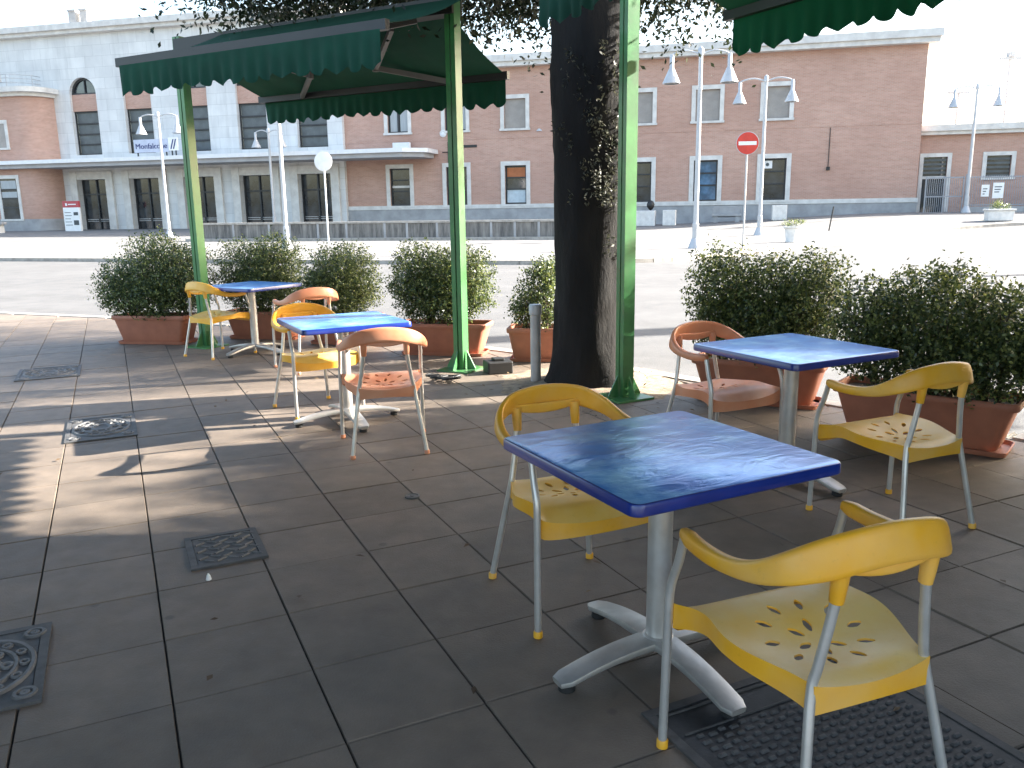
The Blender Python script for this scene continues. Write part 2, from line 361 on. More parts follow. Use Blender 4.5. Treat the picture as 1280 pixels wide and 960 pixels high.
# terrace
TB=[(7.2,0),(4.7,3.2),(3.2,5.15),(1.75,6.85),(.35,8.35),(-.9,9.4),(-3,10.7),(-6,12.2),(-16,16)]
poly=[(7.2,-5),*TB,(-16,-5)]
GA=R(25.48); GC=.0335; GE=2.1195; GS=.4353
cv=Vector((math.cos(GA),math.sin(GA))); dv=Vector((-math.sin(GA),math.cos(GA)))
def grid(i,j): return cv*(GC+i*GS)+dv*(GE+j*GS)
def clip(P,poly):
    out=P
    n=len(poly)
    for i in range(n):
        a=Vector(poly[i]); b=Vector(poly[(i+1)%n]); e=b-a; res=[]
        ins=lambda p:(e.x*(p.y-a.y)-e.y*(p.x-a.x))>=0
        for k in range(len(out)):
            p,q=out[k],out[(k+1)%len(out)]
            ip,iq=ins(p),ins(q)
            if ip: res.append(p)
            if ip!=iq:
                d=q-p; t=(e.x*(a.y-p.y)-e.y*(a.x-p.x))/(e.x*d.y-e.y*d.x); res.append(p+d*t)
        out=res
        if len(out)<3: return []
    return out
area=sum(poly[i][0]*poly[(i+1)%len(poly)][1]-poly[(i+1)%len(poly)][0]*poly[i][1] for i in range(len(poly)))
if area<0: poly=poly[::-1]
inner=poly
# openings left for covers and tree pit (grid rects i0,i1,j0,j1)
COV=[(2.9,4.8,-3.4,-.62),(-1.02,.02,9.15,10.75),(-2.2,-.95,15.2,16.7),(-1.75,-.85,1.45,2.75),(.32,1.06,3.32,4.2)]
TREE=Vector((.675,7.1)); PIT=.62
bm=BM()
def in_cov(i,j):
    return False
for i in range(-45,24):
    for j in range(-18,45):
        gap=.005
        jit=[random.uniform(-.0015,.0015) for _ in range(8)]
        q=[grid(i+a,j+b) for a,b in ((0,0),(1,0),(1,1),(0,1))]
        c=(q[0]+q[2])/2
        if (c-TREE).length<PIT*.98: continue
        q=[p+(c-p).normalized()*gap*1.41 for p in q]
        P=clip(q,inner)
        if not P: continue
        # drop tiny slivers
        z=random.uniform(-.002,.002)
        top=[bm.verts.new((p.x,p.y,z+jit[k%8]*.6)) for k,p in enumerate(P)]
        c2=sum(P,Vector((0,0)))/len(P)
        low=[bm.verts.new((p.x+(p.x-c2.x)*.012,p.y+(p.y-c2.y)*.012,z-.006)) for p in P]
        bot=[bm.verts.new((p.x+(p.x-c2.x)*.012,p.y+(p.y-c2.y)*.012,-.03)) for p in P]
        n=len(P)
        try:
            bm.faces.new(top)
            for k in range(n):
                bm.faces.new((low[k],low[(k+1)%n],top[(k+1)%n],top[k])); bm.faces.new((bot[k],bot[(k+1)%n],low[(k+1)%n],low[k]))
        except ValueError: pass
bmesh.ops.recalc_face_normals(bm,faces=bm.faces)
tag(obj('terrace_paving',bm,MT['slab']),kind='structure')
bm=BM(); f=bm.faces.new([bm.verts.new((x,y,-.012)) for x,y in poly])
r=bmesh.ops.extrude_face_region(bm,geom=[f])
for v in r['geom']:
    if isinstance(v,bmesh.types.BMVert): v.co.z=-.16
bmesh.ops.recalc_face_normals(bm,faces=bm.faces)
tag(obj('terrace_base',bm,MT['mortar']),kind='structure')
bm=BM()
for (x0,y0),(x1,y1) in zip(TB,TB[1:]):
    d=Vector((x1-x0,y1-y0)); L=d.length; d/=L; n=Vector((d.y,-d.x)); k=0.
    while k<L-.01:
        e=min(k+.95,L); a=Vector((x0,y0))+d*(k+.005); b=Vector((x0,y0))+d*(e-.005)
        w0=.003; w1=.17
        pts=[a+n*w0,b+n*w0,b+n*w1,a+n*w1]
        lo_=[bm.verts.new((p.x,p.y,-.2)) for p in pts]; hi=[bm.verts.new((p.x,p.y,.012)) for p in pts]
        fs=[bm.faces.new(hi)]+[bm.faces.new((lo_[i],lo_[(i+1)%4],hi[(i+1)%4],hi[i])) for i in range(4)]
        k=e
bmesh.ops.recalc_face_normals(bm,faces=bm.faces)
bmesh.ops.bevel(bm,geom=[e for e in bm.edges if all(v.co.z>0 for v in e.verts)],offset=.012,segments=2,affect='EDGES')
tag(obj('terrace_kerb',bm,MT['kerb']),kind='structure')
# tree pit
bm=BM(); N=28; rng=[]
for rr,zz in ((0,.03),(.3,.035),(.5,.015),(PIT+.25,-.004)):
    rng.append([bm.verts.new((TREE.x+rr*math.cos(2*PI*k/N)+(random.uniform(-.02,.02)),TREE.y+rr*math.sin(2*PI*k/N)+random.uniform(-.02,.02),zz+random.uniform(-.006,.006))) for k in range(N)])
for a,b in zip(rng,rng[1:]):
    for k in range(N): bm.faces.new((a[k],b[k],b[(k+1)%N],a[(k+1)%N]))
tag(obj('tree_pit_soil',bm,MT['sand'],smooth=80),kind='structure')

# ------------------------------------------------------------------ covers in the paving
def cover(name,rect,label,style,group=None):
    i0,i1,j0,j1=rect; c=grid((i0+i1)/2,(j0+j1)/2); w=(i1-i0)*GS/2; l=(j1-j0)*GS/2
    t=thing(name,label,'manhole cover',(c.x,c.y,0),GA,group)
    b=BM(); 
    for a in ((-w,w,-l,-l+.03),(-w,w,l-.03,l),(-w,-w+.03,-l+.031,l-.031),(w-.03,w,-l+.031,l-.031)): box(b,a[0],a[1],a[2],a[3],-.01,.009)
    obj('rim',b,MT['iron'],t)
    b=BM(); box(b,-w+.033,w-.033,-l+.033,l-.033,-.01,.006); obj('plate',b,MT['irondark'] if style=='bump' else MT['iron'],t)
    b=BM()
    if style=='bump':
        ny=int(2*l/.034); nx=int(2*w/.042)
        for a in range(1,nx):
            for k in range(1,ny):
                x=-w+.05+(2*w-.1)*a/nx; y=-l+.05+(2*l-.1)*k/ny+(.008 if a%2 else 0)
                if y>l-.16: continue
                tx=(.014 if (a+k)%2 else .011)
                vs=[b.verts.new(p) for p in ((x-tx,y-.007,.006),(x+tx,y-.007,.006),(x+tx,y+.007,.006),(x-tx,y+.007,.006))]
                vt=[b.verts.new(p) for p in ((x-tx*.7,y-.004,.0125),(x+tx*.7,y-.004,.0125),(x+tx*.7,y+.004,.0125),(x-tx*.7,y+.004,.0125))]
                b.faces.new(vt)
                for q in range(4): b.faces.new((vs[q],vs[(q+1)%4],vt[(q+1)%4],vt[q]))
        box(b,-w+.05,w-.05,l-.15,l-.145,.006,.0115); box(b,-w+.05,w-.05,l-.05,l-.045,.006,.0115)
        obj('raised_studs',b,MT['iron'],t)
        for n_,x in enumerate((-.2,.05,.25)):
            pass
    elif style=='ornate':
        def ring(cx,cy,r,wd,seg=36,a0=0,a1=2*PI,sy=1):
            P=[]
            for k in range(seg+1):
                a=a0+(a1-a0)*k/seg
                P.append([b.verts.new((cx+q*math.cos(a),cy+q*sy*math.sin(a),zz)) for q,zz in ((r-wd/2,.006),(r-wd/4,.014),(r+wd/4,.014),(r+wd/2,.006))])
            for x,y in zip(P,P[1:]):
                for q in range(3): b.faces.new((x[q],y[q],y[q+1],x[q+1])[::-1])
        m=min(w,l)*.86; sy=(l/w)*.9
        ring(0,0,m*.92,.022,48,sy=sy); ring(0,0,m*.62,.02,48,sy=sy); ring(0,0,m*.3,.03,32,sy=sy)
        for k in range(12):
            a=2*PI*k/12; ring(m*.77*math.cos(a),m*.77*sy*math.sin(a),m*.085,.012,10)
        for k in range(6):
            a=2*PI*k/6; ring(m*.46*math.cos(a),m*.46*sy*math.sin(a),m*.1,.016,10)
        for sx in (-1,1):
            for s2 in (-1,1): ring(sx*w*.74,s2*l*.76,w*.15,.02,20); ring(sx*w*.74,s2*l*.76,w*.05,.02,12)
        obj('raised_pattern',b,MT['ironworn'],t)
    else:
        for a in range(5):
            for k in range(7):
                x=-w+.06+(2*w-.12)*a/4+(.0 if k%2 else .02); y=-l+.06+(2*l-.12)*k/6
                an=PI/5 if (a+k)%2 else -PI/5; dx,dy=.024*math.cos(an),.024*math.sin(an)
                tube(b,[(x-dx,y-dy,.006),(x+dx,y+dy,.006)],.006,6)
        obj('raised_lozenges',b,MT['ironworn'],t)
    return t
cover('utility_cover',COV[0],'wide dark studded metal cover in the paving under the nearest yellow chair','bump')
cover('manhole_cover',COV[1],'ornate square iron cover half in sun, left of the sunlit paving strip','ornate')
cover('manhole_cover',COV[2],'ornate iron cover lying in shade furthest left, beyond the other covers','ornate')
cover('manhole_cover',COV[3],'ornate blue grey iron cover in dark paving cut by the left frame edge','ornate')
cover('inspection_cover',COV[4],'small rectangular iron cover with raised lozenges at the edge of shade','loz')
for p,lab in (((-.54,4.2),'small round iron cap set in the paving in front of the orange chair'),):
    b=BM(); lathe(b,[(.04,-.01),(.04,.006),(.032,.008),(.028,.004),(.012,.004),(.01,.008)],24,(p[0],p[1],0)); tag(obj('valve_cap',b,MT['ironworn'],smooth=30),lab,'valve cap')

# ------------------------------------------------------------------ chairs
def sweep(bm,pts,secs,mi=0,up=Vector((0,0,1))):
    """secs: per point list of (a,b) offsets: a outward-horizontal, b up"""
    n=len(pts); rings=[]
    for i,p in enumerate(pts):
        t=(pts[min(i+1,n-1)]-pts[max(i-1,0)]).normalized(); o=t.cross(up).normalized(); u=o.cross(t).normalized()
        rings.append([bm.verts.new(p+o*a+u*b) for a,b in secs[i]])
    m=len(rings[0])
    for a,b in zip(rings,rings[1:]):
        for k in range(m): bm.faces.new((a[k],a[(k+1)%m],b[(k+1)%m],b[k])).material_index=mi
    bm.faces.new(rings[0][::-1]); bm.faces.new(rings[-1])
def supersec(w,h,lean=0,n=14,e=.55):
    out=[]
    for k in range(n):
        a=2*PI*k/n; c,s_=math.cos(a),math.sin(a)
        x=w/2*math.copysign(abs(c)**e,c); y=h/2*math.copysign(abs(s_)**e,s_); out.append((x+lean*y,y))
    return out
def seat_z(x,y):
    u=x/.25; v=(y+.21)/.45
    z=.437+.016*math.exp(-((y-.13)/.12)**2)*(1-.55*u*u)           # thigh swell
    z-=.026*math.exp(-((y+.05)/.11)**2)*(1-.8*u*u)                # dish
    z+=.014*u*u*math.sin((v-.1)*PI)                               # raised sides
    z-=.05*sm((y-.17)/.09)*(1-u*u)**.5 if abs(u)<1 else 0         # waterfall front
    z-=.018*sm((-.15-y)/.06)*(1-u*u if abs(u)<1 else 0)           # rear lip dips
    return z
def seat_w(y):
    v=(y+.21)/.45
    return .172+.075*sm(v/.55)+.004*math.sin(v*PI*2)-.012*math.sin(PI*min(1,max(0,(v-.55)/.45)))**2+.012*sm((v-.85)/.15)
def make_seat(m,mtop):
    NX,NY=30,30; bm=BM(); top=[];bot=[]
    for j in range(NY+1):
        y=-.21+.45*j/NY; w=seat_w(y); tr=[];br=[]
        for i in range(NX+1):
            u=-1+2*i/NX; x=u*w
            bow=.022*(1-u*u); yy=y+(bow*sm((j/NY-.7)/.3) - bow*.6*sm((.3-j/NY)/.3))
            z=seat_z(x/w*.25,y); tr.append(bm.verts.new((x,yy,z)))
            edge=max(sm((abs(u)-.86)/.14),sm((j/NY-.93)/.07),sm((.07-j/NY)/.07))
            th=.006+.042*edge+.026*edge*abs(u)**2*abs(2*j/NY-1)**1.5
            br.append(bm.verts.new((x*.996,yy,z-th)))
        top.append(tr);bot.append(br)
    for j in range(NY):
        for i in range(NX):
            bm.faces.new((top[j][i],top[j][i+1],top[j+1][i+1],top[j+1][i])).material_index=1
            bm.faces.new((bot[j][i],bot[j+1][i],bot[j+1][i+1],bot[j][i+1]))
    for i in range(NX):
        bm.faces.new((top[0][i],bot[0][i],bot[0][i+1],top[0][i+1])); bm.faces.new((top[NY][i],top[NY][i+1],bot[NY][i+1],bot[NY][i]))
        j=i
        bm.faces.new((top[j][0],top[j+1][0],bot[j+1][0],bot[j][0])); bm.faces.new((top[j][NX],bot[j][NX],bot[j+1][NX],top[j+1][NX]))
    bmesh.ops.recalc_face_normals(bm,faces=bm.faces)
    o=obj('seat',bm,[m,mtop])
    # leaf shaped perforations
    cb=BM(); leaves=[]
    for k in range(6): 
        a=2*PI*k/6+.3; leaves.append((.05*math.cos(a),-.02+.05*math.sin(a),a))
    for k in range(10):
        a=2*PI*k/10; rr=.115; leaves.append((rr*1.12*math.cos(a),-.01+rr*math.sin(a),a))
    for (x,y,a) in leaves:
        pr=[]
        for k in range(12):
            t=2*PI*k/12; lx=.0225*math.cos(t); ly=.0112*math.sin(t)*(1-.25*abs(math.cos(t)))
            pr.append((x+lx*math.cos(a)-ly*math.sin(a),y+lx*math.sin(a)+ly*math.cos(a)))
        lo_=[cb.verts.new((p[0],p[1],.33)) for p in pr]; hi=[cb.verts.new((p[0],p[1],.55)) for p in pr]
        cb.faces.new(lo_[::-1]); cb.faces.new(hi)
        for k in range(12): cb.faces.new((lo_[k],lo_[(k+1)%12],hi[(k+1)%12],hi[k]))
    cut=obj('cutter',cb,m)
    md=o.modifiers.new('b','BOOLEAN'); md.operation='DIFFERENCE'; md.object=cut; md.solver='EXACT'
    dg=bpy.context.evaluated_depsgraph_get(); me=bpy.data.meshes.new_from_object(o.evaluated_get(dg))
    o.modifiers.clear(); o.data=me; bpy.data.objects.remove(cut)
    smooth_by(me,38)
    return o
def make_chair(kind,label,loc,ang,group):
    mb,ms=(MT['yellow'],MT['seaty']) if kind=='yellow' else (MT['orange'],MT['seato'])
    t=thing('cafe_chair',label,'chair',loc,ang,group)
    st=make_seat(mb,ms); st.parent=t
    half=[(-.262,.195,.664),(-.268,.11,.654),(-.268,.01,.656),(-.258,-.085,.673),(-.230,-.162,.706),(-.166,-.214,.738),(-.085,-.233,.755),(0,-.238,.761)]
    pts=catmull(half+[(-x,y,z) for x,y,z in half[-2::-1]],5); n=len(pts); secs=[]
    for i,p in enumerate(pts):
        d=abs(2*i/(n-1)-1)       # 1 at arm tips, 0 at back
        b=sm((.72-d)/.5); h=.042+.046*b; w=.036-.010*b
        if d>.95: h*=1-.35*((d-.95)/.05); w*=1-.3*((d-.95)/.05)
        secs.append(supersec(w,h,-.28*b))
    bm=BM(); sweep(bm,pts,secs)
    # web between the two sockets
    wp=[Vector((x,-.224-.006*math.cos(x/.13*PI/2)+.0,.709+.012*(abs(x)/.13)**2)) for x in [(-.15+.03*k) for k in range(11)]]
    sweep(bm,wp,[supersec(.016,.045-.02*(abs(p.x)/.15)**2,-.28) for p in wp])
    for sx in (-1,1): tube(bm,[(sx*.13,-.213,.632),(sx*.13,-.217,.668),(sx*.13,-.223,.722)],[.0165,.019,.021],14)
    obj('back_band',bm,mb,t,smooth=50)
    for sx in (-1,1):
        P=catmull([(sx*.272,.255,.02),(sx*.270,.25,.25),(sx*.268,.247,.43),(sx*.266,.24,.50),(sx*.264,.212,.575),(sx*.262,.190,.652)],5)
        bm=BM(); tube(bm,P,.0125,12); lg=obj('leg',bm,MT['alu'],t,smooth=40)
        bm=BM(); lathe(bm,[(.013,0),(.0165,.002),(.0165,.022),(.014,.026)],14,(sx*.272,.255,0)); obj('foot_cap',bm,mb,lg,smooth=40)
        P=catmull([(sx*.228,-.262,.02),(sx*.196,-.226,.24),(sx*.170,-.198,.41),(sx*.158,-.200,.47),(sx*.141,-.208,.57),(sx*.13,-.215,.655)],5)
        bm=BM(); tube(bm,P,.0125,12); lg=obj('leg',bm,MT['alu'],t,smooth=40)
        bm=BM(); lathe(bm,[(.013,0),(.0165,.002),(.0165,.022),(.014,.026)],14,(sx*.229,-.263,0)); obj('foot_cap',bm,mb,lg,smooth=40)
    return t
# (x, y, facing degrees)
CG='yellow and orange armchairs around the blue tables'
def ang(f): return R(f-90)
chY=make_chair('yellow','yellow armchair nearest the camera, pale seat, standing on the studded metal cover',(.755,1.935,0),ang(111),CG)
chO=make_chair('orange','orange armchair with its back to us at the second table, half in sun',(-.82,5.2,0),ang(103),CG)
def chair(src,x,y,f,label):
    c=copy_tree(src); c.location=(x,y,0); c.rotation_euler=(0,0,ang(f)); c['label']=label; return c
chair(chY,.225,3.04,-66,'yellow armchair tucked under the left corner of the nearest blue table')
chair(chY,1.83,3.8,114,'yellow armchair in front of the right-hand planter, at the table beside it')
chair(chO,1.24,4.86,-63,'orange armchair in front of the sunlit planter right of the tree trunk')
chair(chY,-1.52,6.26,-52,'yellow armchair in bright sun left of the second blue table')
chair(chO,-1.96,7.98,125,'orange armchair half hidden behind the sunlit yellow chair, by the farthest table')
chair(chY,-3.16,8.85,57,'yellow armchair in shade left of the farthest blue table, before the hedge')

# ------------------------------------------------------------------ tables
TG='square blue cafe tables'
def make_table(label,loc,ang_):
    t=thing('cafe_table',label,'table',loc,ang_,TG)
    hs=.385; rc=.035; bm=BM(); ring=[]
    for (cx,cy,a0) in ((hs-rc,hs-rc,0),(-hs+rc,hs-rc,90),(-hs+rc,-hs+rc,180),(hs-rc,-hs+rc,270)):
        for k in range(6): a=R(a0+18*k); ring.append((cx,cy,a))
    def lay(off,z): return [bm.verts.new((cx+(rc+off)*math.cos(a),cy+(rc+off)*math.sin(a),z)) for cx,cy,a in ring]
    L=[lay(-.03,.704),lay(-.004,.704),lay(0,.708),lay(0,.734),lay(-.003,.739),lay(-.008,.7405)]
    for a,b in zip(L,L[1:]):
        for k in range(len(ring)): bm.faces.new((a[k],a[(k+1)%len(ring)],b[(k+1)%len(ring)],b[k])).material_index=1
    bm.faces.new(L[0][::-1]).material_index=1
    # top: fine grid with slight sag and film wrinkles comes from the material
    bm.faces.new(L[-1])
    obj('tabletop',bm,[MT['blue'],MT['blueedge']],t,smooth=35)
    bm=BM(); box(bm,-.17,.17,-.17,.17,.69,.7035,bev=.004); obj('top_plate',bm,MT['cast'],t)
    bm=BM(); lathe(bm,[(.040,.085),(.040,.692)],28); lathe(bm,[(.058,.065),(.058,.088),(.05,.1),(.041,.104)],28)
    obj('pole',bm,MT['alu'],t,smooth=40)
    bm=BM(); n=12
    for q in range(4):
        a=R(90*q); ca,sa=math.cos(a),math.sin(a); prev=None; secs=[]; pts=[]
        for k in range(n+1):
            u=k/n; r_=.03+.36*u; z=.083-.052*u**2.1
            if u>.9: z+=.004*((u-.9)/.1)
            w=.098-.012*u; 
            if u>.93: w*=1-.35*((u-.93)/.07)**2
            th=.034-.012*u
            pts.append(Vector((r_*ca,r_*sa,z))); secs.append(supersec(w,th,0,12,.5))
        sweep(bm,pts,secs)
    ft=obj('base',bm,MT['cast'],t,smooth=45)
    for q in range(4):
        a=R(90*q); bm=BM(); lathe(bm,[(.026,0),(.028,.004),(.026,.02)],14,(.355*math.cos(a),.355*math.sin(a),0)); obj('glide',bm,MT['glide'],ft)
    return t
tb=make_table('nearest square blue table, its top glossy with crinkled clear film',(.475,2.53,0),R(27.4))
for x,y,a,lab in ((1.53,4.44,28,'blue table before the planters on the right, between orange and yellow chairs'),
                  (-1.2,5.86,27.9,'blue table in the middle distance behind the orange chair turned away'),
                  (-2.79,8.93,60,'farthest blue table on the left, in front of the long hedge')):
    c=copy_tree(tb); c.location=(x,y,0); c.rotation_euler=(0,0,R(a)); c['label']=lab

# ------------------------------------------------------------------ leaves
def leaf_mesh(name,C,size,mat,parent=None,aspect=.5,nrm=None,flat=0.):
    """C: Nx3 centres -> N folded leaf quads"""
    N=len(C); d=RNG.normal(size=(N,3)); 
    if nrm is not None: d=d*.7+nrm*.9
    d/=np.linalg.norm(d,axis=1,keepdims=True)
    a=RNG.normal(size=(N,3)); t=np.cross(d,a); t/=np.linalg.norm(t,axis=1,keepdims=True); b=np.cross(d,t)
    L=size*RNG.uniform(.65,1.25,size=(N,1)); Wd=L*aspect
    V=np.empty((N,4,3)); V[:,0]=C-t*L/2; V[:,1]=C+b*Wd/2-t*L*.05+d*L*.06; V[:,2]=C+t*L/2; V[:,3]=C-b*Wd/2-t*L*.05+d*L*.06
    me=bpy.data.meshes.new(name); me.vertices.add(N*4); me.vertices.foreach_set('co',V.reshape(-1))
    me.loops.add(N*4); me.loops.foreach_set('vertex_index',np.arange(N*4,dtype=np.int32))
    me.polygons.add(N); me.polygons.foreach_set('loop_start',np.arange(0,N*4,4,dtype=np.int32))
    me.polygons.foreach_set('loop_total',np.full(N,4,dtype=np.int32)); me.update(); me.validate()
    me.materials.append(mat); o=bpy.data.objects.new(name,me); link(o,parent); return o
def blob_points(lobes,n,shell=.75,twig=.06):
    """leaf centres on short twigs over the lobes' outer shells, with gaps"""
    w=np.array([l[3]*l[4]+l[3]*l[5]+l[4]*l[5] for l in lobes]); w/=w.sum(); out=[];nr=[]
    for l,k in zip(lobes,RNG.multinomial(n//7,w)):
        c=np.array(l[:3]); r=np.array(l[3:6])
        d=RNG.normal(size=(k,3)); d/=np.linalg.norm(d,axis=1,keepdims=True)
        rad=1-(1-shell)*RNG.random((k,1))**1.4*2.2
        rad+=.05*np.sin(d[:,:1]*7+c[0]*9)+.05*np.sin(d[:,1:2]*9+c[1]*5)+.05*np.sin(d[:,2:]*8+3)
        # occasional longer sprigs
        rad+= (RNG.random((k,1))<.15)*RNG.random((k,1))*.2
        p=c+d*r*rad
        for q in range(7):
            out.append(p+d*twig*(q-3)*.28+RNG.normal(size=(k,3))*twig*.33); nr.append(d)
    return np.concatenate(out),np.concatenate(nr)
HG='clipped boxwood shrubs in the planters'
def shrub(label,loc,rz,lobes,n,size=.029,zmin=.3):
    t=thing('boxwood_shrub',label,'shrub',loc,rz,HG)
    P,nr=blob_points(lobes,int(n*2.3),shell=.70,twig=.045); k=P[:,2]>zmin; 
    leaf_mesh('foliage',P[k],size,MT['box_leaf'],t,.58,nr[k])
    bm=BM()
    for l in lobes:
        for q in range(7):
            d=Vector((random.uniform(-1,1),random.uniform(-1,1),random.uniform(0,1)))
            e=Vector((l[0]+d.x*l[3]*.75,l[1]+d.y*l[4]*.75,max(.4,l[2]+d.z*l[5]*.7))); b0=Vector((l[0]*.8+random.uniform(-.06,.06),random.uniform(-.05,.05),.29))
            tube(bm,catmull([b0,b0.lerp(e,.5)+Vector((random.uniform(-.05,.05),random.uniform(-.05,.05),.04)),e],3),[.008,.007,.006,.005,.0045,.004,.003][:7],5)
    obj('stems',bm,MT['stem'],t)
    return t
def planter(label,loc,rz,L=.92,D=.40,Hh=.34,group='terracotta plastic planters along the terrace edge'):
    t=thing('planter',label,'planter',loc,rz,group)
    bm=BM(); rc=.05
    def ringv(l,d,z,r_=rc):
        out=[]
        for cx,cy,a0 in ((l/2-r_,d/2-r_,0),(-l/2+r_,d/2-r_,90),(-l/2+r_,-d/2+r_,180),(l/2-r_,-d/2+r_,270)):
            for k in range(4): a=R(a0+30*k); out.append(bm.verts.new((cx+r_*math.cos(a),cy+r_*math.sin(a),z)))
        return out
    prof=[(L*.80,D*.72,.03),(L*.81,D*.73,.035),(L*.945,D*.93,Hh-.05),(L*.99,D*.985,Hh-.048),(L,D,Hh-.035),(L,D,Hh-.008),(L-.012,D-.012,Hh),(L-.04,D-.04,Hh),(L-.05,D-.05,Hh-.05)]
    rs=[ringv(*p) for p in prof]
    for a,b in zip(rs,rs[1:]):
        for k in range(16): bm.faces.new((a[k],a[(k+1)%16],b[(k+1)%16],b[k]))
    bm.faces.new(rs[0][::-1])
    obj('pot',bm,MT['terra'],t,smooth=40)
    bm=BM(); rs=[ringv(L*.86,D*.8,.0),ringv(L*.9,D*.86,.004),ringv(L*.92,D*.9,.035),ringv(L*.905,D*.88,.036),ringv(L*.88,D*.84,.012)]
    for a,b in zip(rs,rs[1:]):
        for k in range(16): bm.faces.new((a[k],a[(k+1)%16],b[(k+1)%16],b[k]))
    bm.faces.new(rs[0][::-1]); bm.faces.new(rs[-1])
    obj('saucer',bm,MT['terra'],t,smooth=40)
    bm=BM(); rs=[ringv(L-.055,D-.055,Hh-.045)]; bm.faces.new(rs[0]); obj('soil',bm,MT['soil'],t)
    return t
# position, angle, planter label, shrub label, lobes (local: cx,cy,cz,rx,ry,rz), leaf count
PL=[((-4.2,9.78),-9,.95,'planter at the left end of the row, its orange end face toward the camera','twin-humped shrub at the left end of the row, left of the green post',
     [(-.36,0,.66,.36,.34,.36),(.05,.02,.86,.38,.36,.44),(.42,0,.78,.34,.34,.42),(.0,-.05,.55,.6,.34,.28)],15000),
    ((-2.98,10.05),-12,.95,'planter behind the farthest blue table, mostly hidden by table and chairs','shrub with yellow-green top right of the leftmost green post',
     [(-.22,0,.78,.38,.36,.42),(.16,.0,.84,.36,.36,.44),(.0,-.03,.58,.52,.34,.28)],12000),
    ((-1.92,9.55),-14,.85,'planter mostly hidden behind the orange and yellow chairs and second table','round dark shrub behind the second table',
     [(0,0,.78,.44,.38,.40),(-.32,0,.62,.2,.26,.26),(.0,0,.55,.42,.34,.26)],10000),
    ((-.70,8.72),-13,.98,'planter behind the middle green post, its white sunlit end to the right','shrub behind the middle green post, bright yellow-green on its right side',
     [(-.24,0,.78,.36,.34,.40),(.18,0,.78,.36,.34,.38),(0,-.03,.58,.5,.34,.26)],13000),
    ((.30,8.28),-8,.66,'short planter left of the tree trunk behind the grey bollard','thin straggly shrub left of the tree trunk',
     [(.02,0,.62,.28,.26,.34),(.06,0,.86,.2,.2,.18),(-.16,0,.5,.16,.2,.16)],3400),
    ((1.93,6.32),-29,1.0,'planter right of the tree with a bright sunlit end, behind the right table','tall shrub with three leafy peaks right of the tree trunk',
     [(-.34,0,.82,.26,.3,.40),(.02,0,.78,.32,.32,.38),(.36,0,.80,.28,.3,.38),(0,-.02,.56,.52,.32,.26)],14000),
    ((2.64,5.14),-39,1.08,'planter at the right end of the row with brown pot and saucer','wide dark spreading shrub at the right end of the row',
     [(-.34,0,.72,.30,.34,.32),(.06,0,.78,.40,.38,.36),(.46,-.02,.70,.34,.36,.32),(.66,0,.6,.2,.26,.2),(.1,-.04,.52,.6,.36,.22)],17000)]
for (x,y),a,L,pl,sl,lobes,n in PL:
    planter(pl,(x,y,0),R(a),L); shrub(sl,(x,y,0),R(a),lobes,n)

# dry leaves blown about the tree foot and planters
MT['dry']=leaf_mat('dry brown leaves',g3(.05,.03,.015),g3(.12,.075,.035),g3(.22,.15,.07),.1,.7)
n=170; C=np.empty((n,3)); C[:,0]=TREE.x+RNG.normal(size=n)*.75; C[:,1]=TREE.y-.2+RNG.normal(size=n)*.6
m_=RNG.random(n)<.3; C[m_,0]=RNG.uniform(-3.5,2.6,m_.sum()); C[m_,1]=RNG.uniform(2.2,7.5,m_.sum()); C[:,2]=.012
C=C[np.hypot(C[:,0]-TREE.x,C[:,1]-TREE.y)>.45]; C[np.hypot(C[:,0]-TREE.x,C[:,1]-TREE.y)<.9,2]=.03
lf=leaf_mesh('fallen_leaves',C,.042,MT['dry'],None,.45,np.tile(np.array([0,0,3.0]),(len(C),1))); tag(lf,'dry brown leaves scattered on the paving around the foot of the oak','leaves',kind='stuff')

# ------------------------------------------------------------------ the big tree
def trunk_mesh(path,rad,seg=28,rough=.06,seed=0,lift=0):
    bm=BM(); rings=tube(bm,path,rad,seg,True)
    rnd=random.Random(seed)
    ph=[rnd.uniform(0,6) for _ in range(6)]
    for i,rg in enumerate(rings):
        c=sum((v.co for v in rg),Vector())/len(rg)
        for k,v in enumerate(rg):
            a=2*PI*k/seg; d=v.co-c
            m=1+rough*(math.sin(3*a+ph[0]+i*.23)+.7*math.sin(7*a+ph[1]-i*.31)+.5*math.sin(11*a+ph[2]+i*.5))+rnd.uniform(-1,1)*rough*.4
            v.co=c+d*m
    return bm
tree=thing('holm_oak','large dark holm oak with thick trunk growing through the terrace between the tables','tree',(TREE.x,TREE.y,0))
P=catmull([(0,0,-.05),(.0,0,.12),(.0,0,.5),(.0,0,1.2),(0,0,2.0),(.02,0,2.5),(.02,.02,2.9),(.02,.05,3.7)],8); n=len(P)
rad=[]
for p in P:
    z=p.z; rad.append(.30+.10*math.exp(-max(z,0)/.16)+.05*sm((z-1.9)/.9))
obj('trunk',trunk_mesh(P,rad,32,.035,3),MT['bark'],tree,smooth=60)
limbs=[[(-.1,0,3.15),(-.9,.5,3.85),(-2.2,1.5,4.3),(-3.4,2.4,4.9)],[(.12,-.02,3.1),(.7,.1,3.8),(1.6,.5,4.6),(2.2,.9,5.6)],[(0,.1,3.2),(.2,1.2,4.0),(.5,2.4,5.0)],
       [(.0,0,3.0),(-.2,-.4,4.2),(-.3,-.9,5.6),(-.2,-1.1,6.8)],[(-.08,.08,3.2),(-1.0,1.6,4.2),(-1.8,3.2,5.2)],[(.1,.0,3.2),(1.0,-.6,4.2),(1.8,-1.2,5.0)]]
